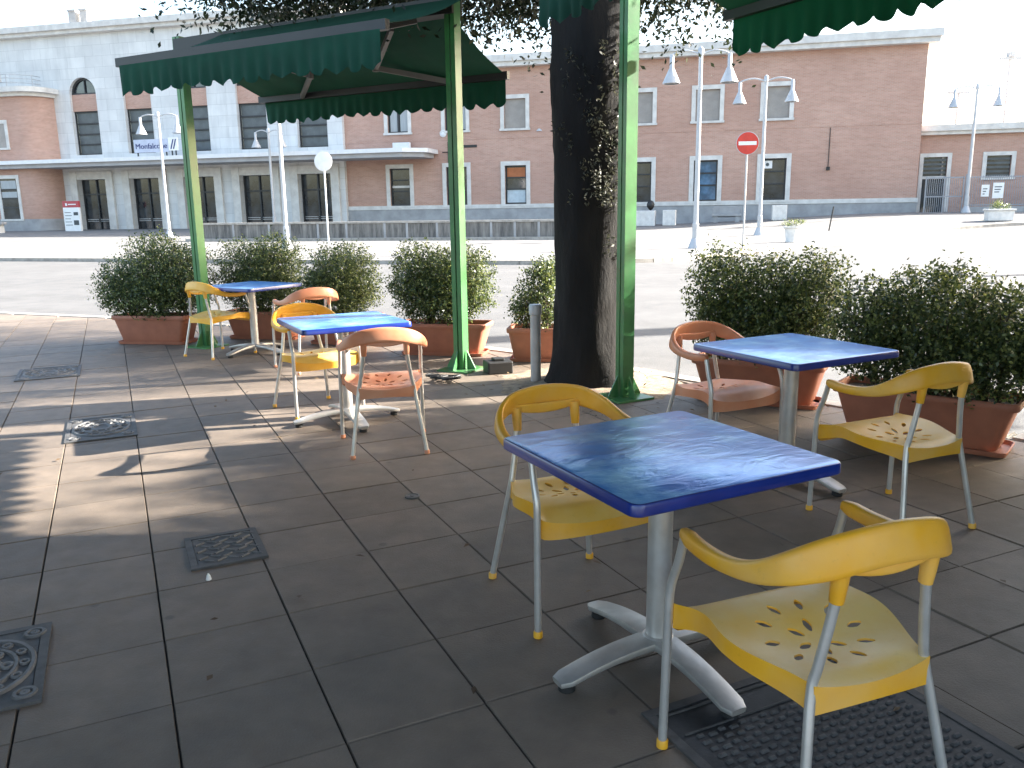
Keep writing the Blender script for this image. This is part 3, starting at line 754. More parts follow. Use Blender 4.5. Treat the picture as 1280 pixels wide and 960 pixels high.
for i,l in enumerate(limbs):
    p=catmull(l,7); m=len(p); obj('limb',trunk_mesh(p,[.19*(1-.75*k/(m-1)) for k in range(m)],14,.05,i+20),MT['bark'],tree,smooth=60)
def crown(lobes,n,size,mat,parent,zmin,clump=.28,name='crown'):
    w=np.array([l[3]*l[4]*l[5] for l in lobes])**.75; w/=w.sum(); cs=[]
    for l,k in zip(lobes,RNG.multinomial(n//70,w)):
        d=RNG.normal(size=(k,3)); d/=np.linalg.norm(d,axis=1,keepdims=True)
        cs.append(np.array(l[:3])+d*np.array(l[3:6])*(RNG.random((k,1))**.45))
    cs=np.concatenate(cs); k=len(cs)
    P=np.repeat(cs,70,axis=0)+RNG.normal(size=(k*70,3))*clump*np.array([1,1,.75])
    P=P[P[:,2]>zmin]
    return leaf_mesh(name,P,size,mat,parent,.45)
# local coordinates relative to the trunk foot
crown([(-2.6,1.9,4.3,1.6,1.2,.95),(-1.2,1.4,4.25,1.5,1.2,1.0),(-.2,1.3,4.3,1.4,1.2,1.0),(.95,.7,4.3,1.1,1.0,1.0),(-.4,-.2,4.9,1.6,1.2,.8),(-2.1,.75,4.75,1.4,.8,.7)],140000,.072,MT['oak_leaf'],tree,3.0)  # last lobe added out of view to shade the left awning canvas
crown([(-.3,-.4,5.6,2.0,1.9,1.6),(-2.0,.8,5.8,2.0,1.8,1.4),(.9,.8,6.2,2.0,1.8,1.5),(-.4,.7,7.3,2.2,2.0,1.2)],14000,.19,MT['oak_leaf'],tree,4.6,.35,'upper_crown')
# hanging sprays at the crown's lower edge
def sprays(specs,per,size,mat,name,parent,sp=.11):
    out=[]
    for (x,y,z,dx,dy,dz) in specs:
        t=RNG.random((per,1)); c=np.array([x,y,z])+t*np.array([dx,dy,dz])
        out.append(c+RNG.normal(size=(per,3))*sp*(.5+.6*t))
    return leaf_mesh(name,np.concatenate(out),size,mat,parent,.45)
sp=[]
for k in range(26): sp.append((random.uniform(-3.4,-1.2),random.uniform(1.7,3.0),random.uniform(3.55,3.95),random.uniform(-.25,.15),random.uniform(-.1,.1),random.uniform(-.5,-.15)))
for k in range(16): sp.append((random.uniform(-.75,-.1),random.uniform(.5,1.6),random.uniform(3.45,3.8),random.uniform(-.15,.15),random.uniform(-.1,.1),random.uniform(-.7,-.3)))
for k in range(16): sp.append((random.uniform(.5,1.25),random.uniform(.3,1.2),random.uniform(3.4,3.8),random.uniform(-.1,.35),random.uniform(-.1,.1),random.uniform(-.75,-.3)))
sprays(sp,75,.06,MT['oak_leaf'],'hanging_sprays',tree,.10)
# leafy shoots on the trunk's right side
out=[]
for k in range(140):
    z=random.choice([random.uniform(1.2,2.3),random.uniform(1.55,2.2),random.uniform(2.3,2.8)]); a=R(random.gauss(-62,26)); rr=.31+.03*abs(random.gauss(0,1))
    c=np.array([rr*math.cos(a),rr*math.sin(a),z]); d=np.array([math.cos(a)*.02,math.sin(a)*.02,-.11])
    tt=RNG.random((13,1)); out.append(c+tt*d+RNG.normal(size=(13,3))*.016)
leaf_mesh('trunk_shoots',np.concatenate(out),.036,MT['shoot_leaf'],tree,.42)

# ------------------------------------------------------------------ awnings on green posts
def beam(bm,a,b,w,hh):
    a=Vector(a);b=Vector(b); t=(b-a).normalized(); o=t.cross(Vector((0,0,1))).normalized(); u=o.cross(t)
    A=[bm.verts.new(a+o*x+u*y) for x,y in ((-w/2,-hh/2),(w/2,-hh/2),(w/2,hh/2),(-w/2,hh/2))]
    B=[bm.verts.new(b+o*x+u*y) for x,y in ((-w/2,-hh/2),(w/2,-hh/2),(w/2,hh/2),(-w/2,hh/2))]
    bm.faces.new(A[::-1]); bm.faces.new(B)
    for k in range(4): bm.faces.new((A[k],A[(k+1)%4],B[(k+1)%4],B[k]))
def double_awning(label,posts,dirv,o0,o1,org,near,far,ridge=3.24,bar=2.83):
    d=Vector((dirv[0],dirv[1],0)); n=Vector((dirv[1],-dirv[0],0)); O=Vector((org[0],org[1],0))
    t=thing('awning',label,'awning',(org[0],org[1],0))
    L=lambda o,e,z: d*o+n*e+Vector((0,0,z))
    for px,py in posts:
        q=Vector((px,py,0))-O; bm=BM()
        # two steel channels back to back with a gap
        for sx in (-1,1):
            a=q+d*(.029*sx)
            vs=[]
            for z in (.012,ridge+.1):
                vs.append([bm.verts.new(a+d*x+n*y+Vector((0,0,z))) for x,y in ((-.022,-.052),(.022,-.052),(.022,.052),(-.022,.052))])
            bm.faces.new(vs[0][::-1]); bm.faces.new(vs[1])
            for k in range(4): bm.faces.new((vs[0][k],vs[0][(k+1)%4],vs[1][(k+1)%4],vs[1][k]))
        bmesh.ops.recalc_face_normals(bm,faces=bm.faces)
        po=obj('post',bm,MT['green'],t)
        bm=BM()
        c=q
        vs=[bm.verts.new(c+d*x+n*y+Vector((0,0,z))) for z in (.0,.016) for x,y in ((-.17,-.17),(.17,-.17),(.17,.17),(-.17,.17))]
        for f in ((0,3,2,1),(4,5,6,7),(0,1,5,4),(1,2,6,5),(2,3,7,6),(3,0,4,7)): bm.faces.new([vs[k] for k in f])
        for (ax,bx) in ((d,n),(n,d)):
            for s_ in (-1,1):
                p0=c+ax*(.066*s_); p1=c+ax*(.155*s_); tv=bx*.006
                A=[bm.verts.new(p+tv) for p in (p0+Vector((0,0,.016)),p1+Vector((0,0,.016)),p1+Vector((0,0,.03)),p0+Vector((0,0,.19)))]
                B=[bm.verts.new(p-tv) for p in (p0+Vector((0,0,.016)),p1+Vector((0,0,.016)),p1+Vector((0,0,.03)),p0+Vector((0,0,.19)))]
                bm.faces.new(A); bm.faces.new(B[::-1])
                for k in range(4): bm.faces.new((A[k],B[k],B[(k+1)%4],A[(k+1)%4]))
        bmesh.ops.recalc_face_normals(bm,faces=bm.faces)
        obj('base_plate',bm,MT['green'],po)
    bm=BM(); beam(bm,L(min(o0,0)-.05,0,ridge),L(o1+.05,0,ridge),.16,.14); obj('roller_box',bm,MT['bar'],t)
    for s_,(oa,ob,e,zb,vh) in ((-1,near),(1,far)):
        # canvas: gently sagging sheet with thickness
        bm=BM(); NX=int(abs(ob-oa)/.06); NY=10; g=[]
        for i in range(NX+1):
            o=oa+(ob-oa)*i/NX; row=[]
            for j in range(NY+1):
                v=j/NY; z=ridge+.05+(zb+.02-ridge-.05)*v-.05*math.sin(v*PI)-.006*math.sin(i*.9)*math.sin(v*PI)
                row.append(bm.verts.new(L(o,s_*(.06+(e-.06)*v),z)))
            g.append(row)
        for i in range(NX):
            for j in range(NY): bm.faces.new((g[i][j],g[i+1][j],g[i+1][j+1],g[i][j+1]))
        cs=obj('canvas',bm,MT['canvas'],t,smooth=50)
        so=cs.modifiers.new('thick','SOLIDIFY'); so.thickness=.003
        bm=BM(); beam(bm,L(oa-.05,s_*e,zb),L(ob+.05,s_*e,zb),.055,.075); obj('front_bar',bm,MT['bar'],t)
        # scalloped, gathered valance
        bm=BM(); NXv=int(abs(ob-oa)/.018); g=[]; lam=.175
        for i in range(NXv+1):
            x=abs(ob-oa)*i/NXv; o=oa+(ob-oa)*i/NXv
            drop=vh-.05+(.05+.008*math.sin(x*5.3+o0))*abs(math.sin(PI*(x+.012*math.sin(x*4.1))/lam))+.008*math.sin(x*1.7+1); row=[]
            for j in range(7):
                v=j/6; wob=.016*v*math.sin(x*2*PI/.13+1.3*math.sin(x*3))+.012*v*math.sin(x*2*PI/.45)
                row.append(bm.verts.new(L(o,s_*(e+.03)+s_*wob,zb-.03-drop*v)))
            g.append(row)
        for i in range(NXv):
            for j in range(6): bm.faces.new((g[i][j],g[i+1][j],g[i+1][j+1],g[i][j+1]))
        va=obj('valance',bm,MT['canvas'],cs,smooth=60)
        so=va.modifiers.new('thick','SOLIDIFY'); so.thickness=.002
        # folding arms, elbows bent
        for fr,sg in ((.18,1),(.82,-1)):
            o=oa+(ob-oa)*fr; el=o+sg*.62*(1 if ob>oa else -1)*(1)
            A=L(o,s_*.08,ridge-.09); B=L(el,s_*(e*.55),(ridge+zb)/2-.1); C_=L(o+sg*.05,s_*(e-.03),zb-.01)
            bm=BM(); beam(bm,A,B,.04,.055); beam(bm,B,C_,.04,.05); lathe(bm,[(.035,-.035),(.035,.035)],12,B); obj('folding_arm',bm,MT['arm'],t)
    return t
a1=R(151.5)
double_awning('green double awning on two green posts on the left, two scalloped valances',[(-3.5,9.42),(-.48,7.78)],(math.cos(a1),math.sin(a1)),0,3.4,(-.48,7.78),(-.2,2.72,1.3,2.84,.27),(.12,3.42,1.15,2.82,.26))
a2=R(118.5)
dd=(-math.cos(a2),-math.sin(a2))
double_awning('green double awning over the right-hand tables, only its valance ends in view',[(.90,6.49),(.87+dd[0]*3.7,6.49+dd[1]*3.7)],dd,0,3.7,(.87,6.49),(.32,3.6,.72,2.88,.26),(.42,3.6,.95,2.9,.25))

# ------------------------------------------------------------------ small things near the tree
b=BM(); lathe(b,[(.045,0),(.045,.60),(.056,.605),(.056,.68),(.05,.69),(.0,.692)],20,(.21,7.12,0),cap=False); tag(obj('bollard',b,MT['galv'],smooth=40),'slim grey metal bollard with a wider cap, left of the tree trunk','bollard')
b=BM(); box(b,-.12,.12,-.10,.10,0,.115,bev=.012); box(b,-.05,.05,-.05,.05,.116,.14,bev=.006); o=obj('ballast_block',b,MT['rubber'],loc=(-.13,7.62,0),rz=.3); tag(o,'black ballast block lying right of the middle green post','block')
b=BM()
for k in range(5):
    c=Vector((-.62+random.uniform(-.08,.1),7.25+random.uniform(-.08,.08),.02)); pts=[c+Vector((.1*math.cos(a*1.2+k)*(.6+.1*a),.06*math.sin(a*1.2+k),.01+.02*random.random())) for a in range(6)]
    tube(b,catmull(pts,4),.012,6)
tag(obj('cable_coil',b,MT['rubber'],smooth=60),'tangle of dark cable on the paving left of the middle post base','cable')
b=BM()
for k in range(1): lathe(b,[(.006,0),(.012,.004),(.008,.02),(.003,.03)],10,(-1.27,3.2,.002))
tag(obj('litter',b,MT['signwhite']),'tiny white scrap lying on the dark paving','litter')

# ------------------------------------------------------------------ station
ST=thing('station_building','long two-storey station with red brick wings and white arched centre','building',(FC.x,FC.y,0),PHI)
def wall(bm,x0,x1,z0,z1,ops,y=0,th=.25,mi=0):
    """front wall at local y with rectangular openings (xa,xb,za,zb) and their reveals"""
    X=sorted({x0,x1,*[o[0] for o in ops],*[o[1] for o in ops]}); Z=sorted({z0,z1,*[o[2] for o in ops],*[o[3] for o in ops]})
    X=[v for v in X if x0<=v<=x1]; Z=[v for v in Z if z0<=v<=z1]
    for xa,xb in zip(X,X[1:]):
        for za,zb in zip(Z,Z[1:]):
            cx,cz=(xa+xb)/2,(za+zb)/2
            if any(o[0]<cx<o[1] and o[2]<cz<o[3] for o in ops): continue
            quad(bm,(xa,y,za),(xb,y,za),(xb,y,zb),(xa,y,zb),mi)
    for xa,xb,za,zb in ops:
        quad(bm,(xa,y,za),(xa,y,zb),(xa,y+th,zb),(xa,y+th,za),mi); quad(bm,(xb,y,zb),(xb,y,za),(xb,y+th,za),(xb,y+th,zb),mi)
        quad(bm,(xa,y,zb),(xb,y,zb),(xb,y+th,zb),(xa,y+th,zb),mi); quad(bm,(xb,y,za),(xa,y,za),(xa,y+th,za),(xb,y+th,za),mi)
def finish(bm): bmesh.ops.remove_doubles(bm,verts=bm.verts,dist=.0005)
WC=[-(8.1+4.05*k) for k in range(7)]
lowo=[(x-.72,x+.72,1.86,4.33) for x in WC]; upo=[(x-.72,x+.72,6.66,8.5) for x in WC]
b=BM(); wall(b,-36.3,0,1.86,6.05,lowo); wall(b,-36.3,0,6.15,10.42,upo)
quad(b,(0,0,1.86),(0,14,1.86),(0,14,10.42),(0,0,10.42)); finish(b)
obj('brick_wall',b,MT['brick'],ST)
b=BM(); box(b,-36.3,.06,-.06,.3,-.6,1.6); b2=b; obj('plinth',b,MT['plinth'],ST)
b=BM(); box(b,-36.3,.1,-.1,.3,1.602,1.858); obj('plinth_cornice',b,MT['trim'],ST)
b=BM(); box(b,-36.3,.02,-.02,.2,6.052,6.148); obj('string_course',b,MT['brick'],ST)
b=BM(); box(b,-36.28,.5,-.55,14,10.421,10.7); box(b,-36.28,.62,-.68,14,10.702,11.12); obj('eaves',b,MT['trim'],ST)
def frame_bm(x0,x1,z0,z1,w=.27,dp=.07,sill=.1):
    b=BM(); y=-dp
    box(b,x0-w,x0-.001,y,.1,z0-.001,z1+w); box(b,x1+.001,x1+w,y,.1,z0-.001,z1+w); box(b,x0,x1,y,.1,z1+.001,z1+w-.001); box(b,x0-w-.05,x1+w+.05,y-.05,.1,z0-.14,z0-.003); return b
def place(o,x,z=0,y=0): o.location=(x,y,z); return o
# lower window prototype (local to its centre)
def lower_window(x,style):
    fr=obj('window',frame_bm(-.72,.72,1.86,4.33),MT['trim'],ST); place(fr,x)
    b=BM()
    for xa,xb,za,zb in ((-.72,.72,1.86,1.95),(-.72,.72,4.24,4.33),(-.72,-.63,1.951,4.239),(.63,.72,1.951,4.239),(-.629,.629,2.78,2.86),(-.629,.629,3.52,3.6)): box(b,xa,xb,.12,.2,za,zb)
    obj('sash',b,MT['dark'],fr)
    b=BM(); box(b,-.715,.715,.205,.23,1.862,4.328); obj('pane',b,MT['glassb'] if style=='blue' else MT['glass'],fr)
    if style=='film': b=BM(); box(b,-.62,.62,.17,.2,1.96,2.77); obj('film',b,MT['poster'],fr); b=BM(); box(b,-.62,.62,.17,.2,3.61,4.2); obj('blind',b,MT['orangeblind'],fr)
    if style=='bar': b=BM(); box(b,-.62,.62,.16,.2,3.05,3.2); obj('glazing_bar',b,MT['trim'],fr)
    if style=='blue': b=BM(); box(b,-.62,.62,.17,.2,2.87,3.45); obj('film',b,MT['glassb'],fr)
    if style=='notice': b=BM(); box(b,-.55,-.1,.16,.2,3.75,4.2); obj('notice',b,MT['signwhite'],fr); b=BM(); lathe(b,[(.1,0),(.1,.01)],16); n_=obj('notice_print',b,MT['signgrey'],fr); n_.rotation_euler=(PI/2,0,0); n_.location=(-.38,.158,3.98)
    return fr
for x,stl in zip(WC,('notice','blue','plain','plain','film','plain','bar')): lower_window(x,stl)
def upper_window(x,style):
    fr=obj('window',frame_bm(-.72,.72,6.66,8.5,.25),MT['trim'],ST); place(fr,x)
    if style=='shut':
        b=BM(); z=6.662
        while z<8.48: box(b,-.718,.718,.1,.135,z,min(z+.052,8.497)); z+=.055
        obj('shutter',b,MT['shutter'],fr)
    else:
        b=BM()
        for xa,xb,za,zb in ((-.72,.72,6.66,6.74),(-.72,.72,8.42,8.5),(-.72,-.64,6.741,8.419),(.64,.72,6.741,8.419),(-.06,.06,6.741,8.419)): box(b,xa,xb,.12,.2,za,zb)
        obj('sash',b,MT['dark'],fr)
        b=BM(); box(b,-.715,.715,.205,.23,6.665,8.495); obj('pane',b,MT['glass'],fr)
        b=BM(); box(b,-.6,-.1,.18,.2,6.75,8.4); box(b,.12,.62,.18,.2,6.75,8.4); obj('curtain',b,MT['curtain'],fr)
for x,stl in zip(WC,('shut','shut','shut','shut','shut','open','open')): upper_window(x,stl)
# pale central block: s 36.3 .. 80
AC=[-38.55,-43.1,-47.65,-52.2,-56.75]; AW=1.13
ops=[(x-AW,x+AW,5.9,11.35) for x in AC]
b=BM(); wall(b,-82,-36.303,5.62,14.3,ops,-.3,.45)
N=14
for x in AC:   # arched heads: fill the corners of the opening above the springing line
    for sx in (-1,1):
        prev=None
        for k in range(N+1):
            a=PI/2*k/N; px=x+sx*AW*math.cos(a); pz=10.22+AW*math.sin(a)
            if prev:
                (qx,qz)=prev
                v=[(qx,-.3,qz),(px,-.3,pz),(px,-.3,11.35),(qx,-.3,11.35)]
                quad(b,*(v if sx<0 else v[::-1])); v=[(qx,-.3,qz),(qx,.15,qz),(px,.15,pz),(px,-.3,pz)]; quad(b,*v)
            prev=(px,pz)
quad(b,(-36.303,-.3,5.62),(-36.303,14,5.62),(-36.303,14,14.3),(-36.303,-.3,14.3))
dop=[(x-1.25,x+1.25,-.5,4.12) for x in AC]
wall(b,-59.6,-36.303,-.6,5.618,dop,-.3,.6); quad(b,(-36.303,-.3,-.6),(-36.303,.5,-.6),(-36.303,.5,5.618),(-36.303,-.3,5.618))
finish(b); bmesh.ops.recalc_face_normals(b,faces=b.faces); obj('stone_wall',b,MT['trav'],ST)
b=BM(); box(b,-82,-35.9,-.75,14,14.301,14.55); box(b,-82,-35.7,-.95,14,14.552,14.95); obj('stone_cornice',b,MT['trim'],ST)
for x in AC:
    # door surround
    b=BM()
    for sx in (-1,1): box(b,*sorted((sx*1.253,sx*1.85)),-.5,-.302,-.5,4.7)
    box(b,-1.25,1.25,-.46,-.302,4.13,4.7)
    dr=obj('doorway',b,MT['trim'],ST); place(dr,x)
    b=BM()
    for xa,xb in ((-1.25,-1.15),(1.15,1.25),(-.05,.05)): box(b,xa,xb,.05,.15,-.5,4.12)
    for za in (3.0,): box(b,-1.149,-.051,.05,.15,za,za+.1); box(b,.051,1.149,.05,.15,za,za+.1)
    obj('door_frame',b,MT['dark'],dr)
    b=BM(); box(b,-1.249,1.249,.16,.2,-.5,4.118); obj('door_glass',b,MT['glass'],dr)
    b=BM()
    for za in (1.05,1.18): box(b,-1.1,-.1,.02,.048,za,za+.04); box(b,.1,1.1,.02,.048,za,za+.04)
    obj('push_bar',b,MT['galv'],dr)
    # tall window, brick spandrel and arched fanlight
    b=BM(); zs=[5.9,6.62,7.35,8.1,8.93]
    for z in zs: box(b,-AW,AW,.0,.1,z,z+.09)
    for xx in (-AW,AW-.1): box(b,xx,xx+.1,.001,.099,5.99,8.93)
    wd=obj('window',b,MT['dark'],ST); place(wd,x)
    b=BM(); box(b,-AW+.1,AW-.1,.105,.13,5.92,8.95); obj('pane',b,MT['greyslat'],wd)
    b=BM(); box(b,-AW+.002,AW-.002,-.1,.14,9.022,10.2); obj('brick_panel',b,MT['brick'],wd)
    b=BM()
    P0=[(AW*math.cos(PI*k/24),AW*math.sin(PI*k/24)) for k in range(25)]; P1=[(p[0]*.86,p[1]*.86) for p in P0]
    for k in range(24):
        quad(b,(P0[k][0],-.05,10.22+P0[k][1]),(P1[k][0],-.05,10.22+P1[k][1]),(P1[k+1][0],-.05,10.22+P1[k+1][1]),(P0[k+1][0],-.05,10.22+P0[k+1][1]))
        quad(b,(P1[k][0],-.05,10.22+P1[k][1]),(P1[k][0],.05,10.22+P1[k][1]),(P1[k+1][0],.05,10.22+P1[k+1][1]),(P1[k+1][0],-.05,10.22+P1[k+1][1]))
    box(b,-AW,AW,-.06,.05,10.201,10.3); box(b,-.04,.04,-.04,.05,10.301,10.22+AW*.86)
    obj('fanlight_frame',b,MT['dark'],wd)
    b=BM(); b.faces.new([b.verts.new((p[0]*.99,.06,10.22+p[1]*.99)) for p in P0]); obj('fanlight_pane',b,MT['glass'],wd)
# canopy across the entrance
b=BM(); Y0=-3.0
pts=[(-82,Y0),(-31.0,Y0),(-29.6,Y0+.9),(-29.6,-.02),(-82,-.02)]
def prism(b,pts,z0,z1,mi=0):
    lo_=[b.verts.new((x,y,z0)) for x,y in pts]; hi=[b.verts.new((x,y,z1)) for x,y in pts]
    b.faces.new(lo_[::-1]).material_index=mi; b.faces.new(hi).material_index=mi
    for k in range(len(pts)): b.faces.new((lo_[k],lo_[(k+1)%len(pts)],hi[(k+1)%len(pts)],hi[k])).material_index=mi
prism(b,pts,5.2,5.46); obj('entrance_canopy',b,MT['white'],ST)
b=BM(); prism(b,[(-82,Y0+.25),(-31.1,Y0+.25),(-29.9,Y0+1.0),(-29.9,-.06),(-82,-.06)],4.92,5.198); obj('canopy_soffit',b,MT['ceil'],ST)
# left wing, projecting, with a rounded corner
def wing_outline(x1,y0,r,ext):
    p=[(-82,y0)]
    for k in range(9): a=R(-90+90*k/8); p.append((x1-r+r*math.cos(a),y0+r+r*math.sin(a)))
    return p+[(x1,ext),(-82,ext)]
b=BM(); prism(b,wing_outline(-59.3,-2.2,1.5,-.301),1.3,10.0); obj('wing_wall',b,MT['brick'],ST,smooth=40)
b=BM(); prism(b,wing_outline(-59.25,-2.26,1.5,-.302),-.6,1.298); obj('wing_plinth',b,MT['plinth'],ST,smooth=40)
b=BM(); prism(b,wing_outline(-59.1,-2.45,1.6,-.303),10.001,10.25); prism(b,wing_outline(-58.8,-2.8,1.7,-.304),10.252,10.6); obj('wing_cornice',b,MT['trim'],ST,smooth=40)
b=BM()
for z in (10.95,11.25,11.5): tube(b,[(-80,-2.4,z),(-61.2,-2.4,z),(-60.1,-1.3,z),(-60.1,-.5,z)],.025,6)
for x in [-80+2*k for k in range(10)]+[-61.3]: tube(b,[(x,-2.4,10.6),(x,-2.4,11.5)],.025,6)
for q in ((-60.1,-1.3),): tube(b,[(q[0],q[1],10.6),(q[0],q[1],11.5)],.03,6)
obj('roof_railing',b,MT['galv'],ST)
b=BM(); box(b,-62.1,-61.6,-2.75,-2.5,10.95,11.5,bev=.03); obj('floodlight',b,MT['galv'],ST)
for za,zb,xx in ((6.45,8.15,-62.9),(1.32,4.25,-62.5)):
    b=BM(); y=-2.201
    x0,x1=xx-.75,xx+.75
    w=.25
    for a in ((x0-w,x0,za,zb+w),(x1,x1+w,za,zb+w),(x0+.001,x1-.001,zb,zb+w-.002)): box(b,a[0],a[1],y-.06,y+.04,a[2],a[3])
    box(b,x0-w-.04,x1+w+.04,y-.1,y+.04,za-.14,za-.002)
    wd=obj('window',b,MT['trim'],ST)
    b=BM(); box(b,x0+.002,x1-.002,y-.012,y+.02,za,zb-.002); obj('shutter' if za>5 else 'pane',b,MT['shutter'] if za>5 else MT['glass'],wd)
    if za<5:
        b=BM()
        for z in (2.1,2.75,3.4): box(b,x0+.01,x1-.01,y-.04,y-.014,z,z+.1)
        obj('sash',b,MT['dark'],wd)
        b=BM(); box(b,x0+.08,x1-.08,y-.03,y-.013,3.52,4.1); box(b,x0+.08,x1-.08,y-.03,y-.013,2.88,3.3); obj('curtain',b,MT['curtain'],wd)
for x in (-57.35,-58.35): 
    b=BM(); box(b,x-.3,x+.3,1.4,2.0,14.95,16.3); box(b,x-.36,x+.36,1.34,2.06,16.302,16.42); obj('chimney',b,MT['plinth'],ST)
b=BM(); tube(b,[(-61.4,2,14.95),(-61.4,2,17.1)],.03,6); tube(b,[(-62,2,16.9),(-60.9,2,16.9)],.02,6); tube(b,[(-61.9,2,17.1),(-61.0,2,17.05)],.02,6); obj('aerial',b,MT['galv'],ST)
b=BM(); box(b,-36,-.2,.3,14,9.9,10.41); obj('flat_roof',b,MT['roof'],ST)
# details on the right wing: vents, pipe, air conditioner
b=BM(); box(b,-32.6,-31.4,-.62,-.3,5.47,5.98,bev=.03); lathe(b,[(.2,0),(.2,.02)],20,(0,0,0)); 
ac=obj('air_conditioner',b,MT['white'],ST)
b=BM(); tube(b,[(-28.9,-.03,5.95),(-28.9,-.03,3.4)],.03,6); tube(b,[(-29.3,-.03,5.3),(-28.6,-.03,5.3)],.03,6); box(b,-29.0,-28.8,-.1,-.001,3.1,3.4); obj('drain_pipe',b,MT['bar'],ST)
b=BM(); tube(b,[(-5.0,-.03,6.0),(-5.0,-.03,3.75)],.025,6); box(b,-5.1,-4.9,-.09,-.001,3.55,3.75); obj('drain_pipe',b,MT['bar'],ST)
b=BM(); box(b,-28.1,-26.9,-.03,-.001,5.55,5.72); obj('vent_grille',b,MT['bar'],ST)
b=BM(); lathe(b,[(.22,0),(.24,.05),(.1,.12)],14); o=obj('wall_lamp',b,MT['white'],ST); o.rotation_euler=(PI/2,0,0); o.location=(-29.2,-.001,6.5)
# station name sign on the canopy
def text_mesh(name,body,size,mat,parent,loc,rot,ext=.01,width=None):
    c=bpy.data.curves.new(name,'FONT'); c.body=body; c.size=size; c.extrude=ext; c.align_x='CENTER'; c.align_y='CENTER'
    o=bpy.data.objects.new(name,c); COL.objects.link(o); bpy.context.view_layer.update()
    me=bpy.data.meshes.new_from_object(o.evaluated_get(bpy.context.evaluated_depsgraph_get())); bpy.data.objects.remove(o)
    if width:
        xs_=[v.co.x for v in me.vertices]; k=width/(max(xs_)-min(xs_))
        for v in me.vertices: v.co.x*=k
    me.materials.clear(); me.materials.append(mat); p=bpy.data.objects.new(name,me); link(p,parent); p.location=loc; p.rotation_euler=rot; return p
SG=thing('station_sign','pale blue station name board standing on the white canopy edge','sign',FC+FD*-49.5+FN*2.6+Vector((0,0,5.46)),PHI)
b=BM(); box(b,-1.55,1.2,-.04,.04,.28,1.15); obj('board',b,MT['signpale'],SG)
text_mesh('lettering','Monfalcone',.5,MT['signblue'],SG,(-.15,-.052,.68),(PI/2,0,0),.01,2.5)
b=BM(); box(b,1.22,1.95,-.05,.05,.35,1.22); lg_=obj('logo_panel',b,MT['signwhite'],SG)
b=BM()
for x0_ in (.0,.2):
    quad(b,(1.36+x0_,-.056,.45),(1.46+x0_,-.056,.45),(1.68+x0_,-.056,1.1),(1.58+x0_,-.056,1.1))
obj('logo',b,MT['signblue'],lg_)
b=BM()
for x in (-1.3,1.0,1.45,1.75): box(b,x-.04,x+.04,-.03,.03,0,.349 if x>1.2 else .279)
obj('support',b,MT['dark'],SG)

# annex to the right
AX=thing('annex_building','low single-storey brick annex at the far right behind the grey fence','building',FC-FN*1.0,PHI)
ops=[(.45,1.75,.8,4.2),(3.85,5.15,2.95,4.2)]
b=BM(); wall(b,.1,40,.4,5.45,ops,0,.25); finish(b); obj('wall',b,MT['brick'],AX)
b=BM(); box(b,.1,40,-.35,10,5.452,5.65); box(b,.1,40,-.5,10,5.652,6.0); obj('eaves',b,MT['trim'],AX)
for (xa,xb,za,zb) in ops:
    b=BM(); w=.22
    for a in ((xa-w,xa-.001,za,zb+w),(xb+.001,xb+w,za,zb+w),(xa,xb,zb+.001,zb+w-.002)): box(b,a[0],a[1],-.06,.1,a[2],a[3])
    box(b,xa-w-.03,xb+w+.03,-.1,.1,za-.12,za-.002)
    fr=obj('door' if za<1 else 'window',b,MT['trim'],AX)
    b=BM(); box(b,xa+.002,xb-.002,.15,.2,za,zb-.002); obj('pane',b,MT['glass'],fr)
    b=BM()
    for k in range(5): box(b,xa+.01,xb-.01,.1,.14,zb-1.2+.24*k,zb-1.2+.24*k+.13)
    obj('louvre',b,MT['greyslat'],fr)
    if za<1: b=BM(); box(b,xa+.02,xb-.02,.09,.14,2.95,3.1); obj('transom',b,MT['trim'],fr)

# fence and gate in front of the annex
def W2(x,y,z): return FC+FD*x-FN*y+Vector((0,0,z))
FE=thing('metal_fence','grey vertical-bar metal fence in front of the low annex, two notices on it','fence',W2(2.3,-1.6,.75),PHI)
b=BM()
for k in range(40): x=.1+.11*k; tube(b,[(x,0,.55),(x,0,2.25)],.017,6)
for z in (.62,2.15): box(b,0,4.5,-.025,.025,z,z+.05)
obj('bars',b,MT['fence'],FE)
b=BM(); box(b,0,13,-.1,.1,-.4,.55); obj('fence_wall',b,MT['plinth'],FE)
b=BM(); box(b,4.52,13,-.02,.02,.56,2.2); obj('sheet_panel',b,MT['fence'],FE)
for x in (-.06,4.5):
    b=BM(); box(b,x-.05,x+.05,-.05,.05,-.3,2.35); obj('post',b,MT['fence'],FE)
for xa,xb,za,zb in ((.72,1.12,1.1,1.75),(1.3,1.85,1.0,1.85)):
    b=BM(); box(b,xa,xb,-.06,-.03,za,zb); p=obj('notice',b,MT['signwhite'],FE)
    b=BM()
    for k in range(3): box(b,xa+.08,xb-.1-.06*k,-.068,-.061,zb-.25-.14*k,zb-.2-.14*k)
    obj('print',b,MT['signgrey'],p)
GT=thing('metal_gate','grey barred metal gate between the brick wing and the fence','gate',W2(.15,-1.6,.75),PHI)
b=BM()
for x in (0,.95,1.95): box(b,x-.035,x+.035,-.035,.035,-.05,2.25)
for z in (.05,1.1,2.15): box(b,.036,.914,-.025,.025,z,z+.07); box(b,.986,1.914,-.025,.025,z,z+.07)
obj('gate_frame',b,MT['fence'],GT)
b=BM()
for k in range(17):
    x=.1+.105*k
    if abs(x-.95)<.06: continue
    tube(b,[(x,0,.12),(x,0,2.15)],.016,6)
obj('bars',b,MT['fence'],GT)

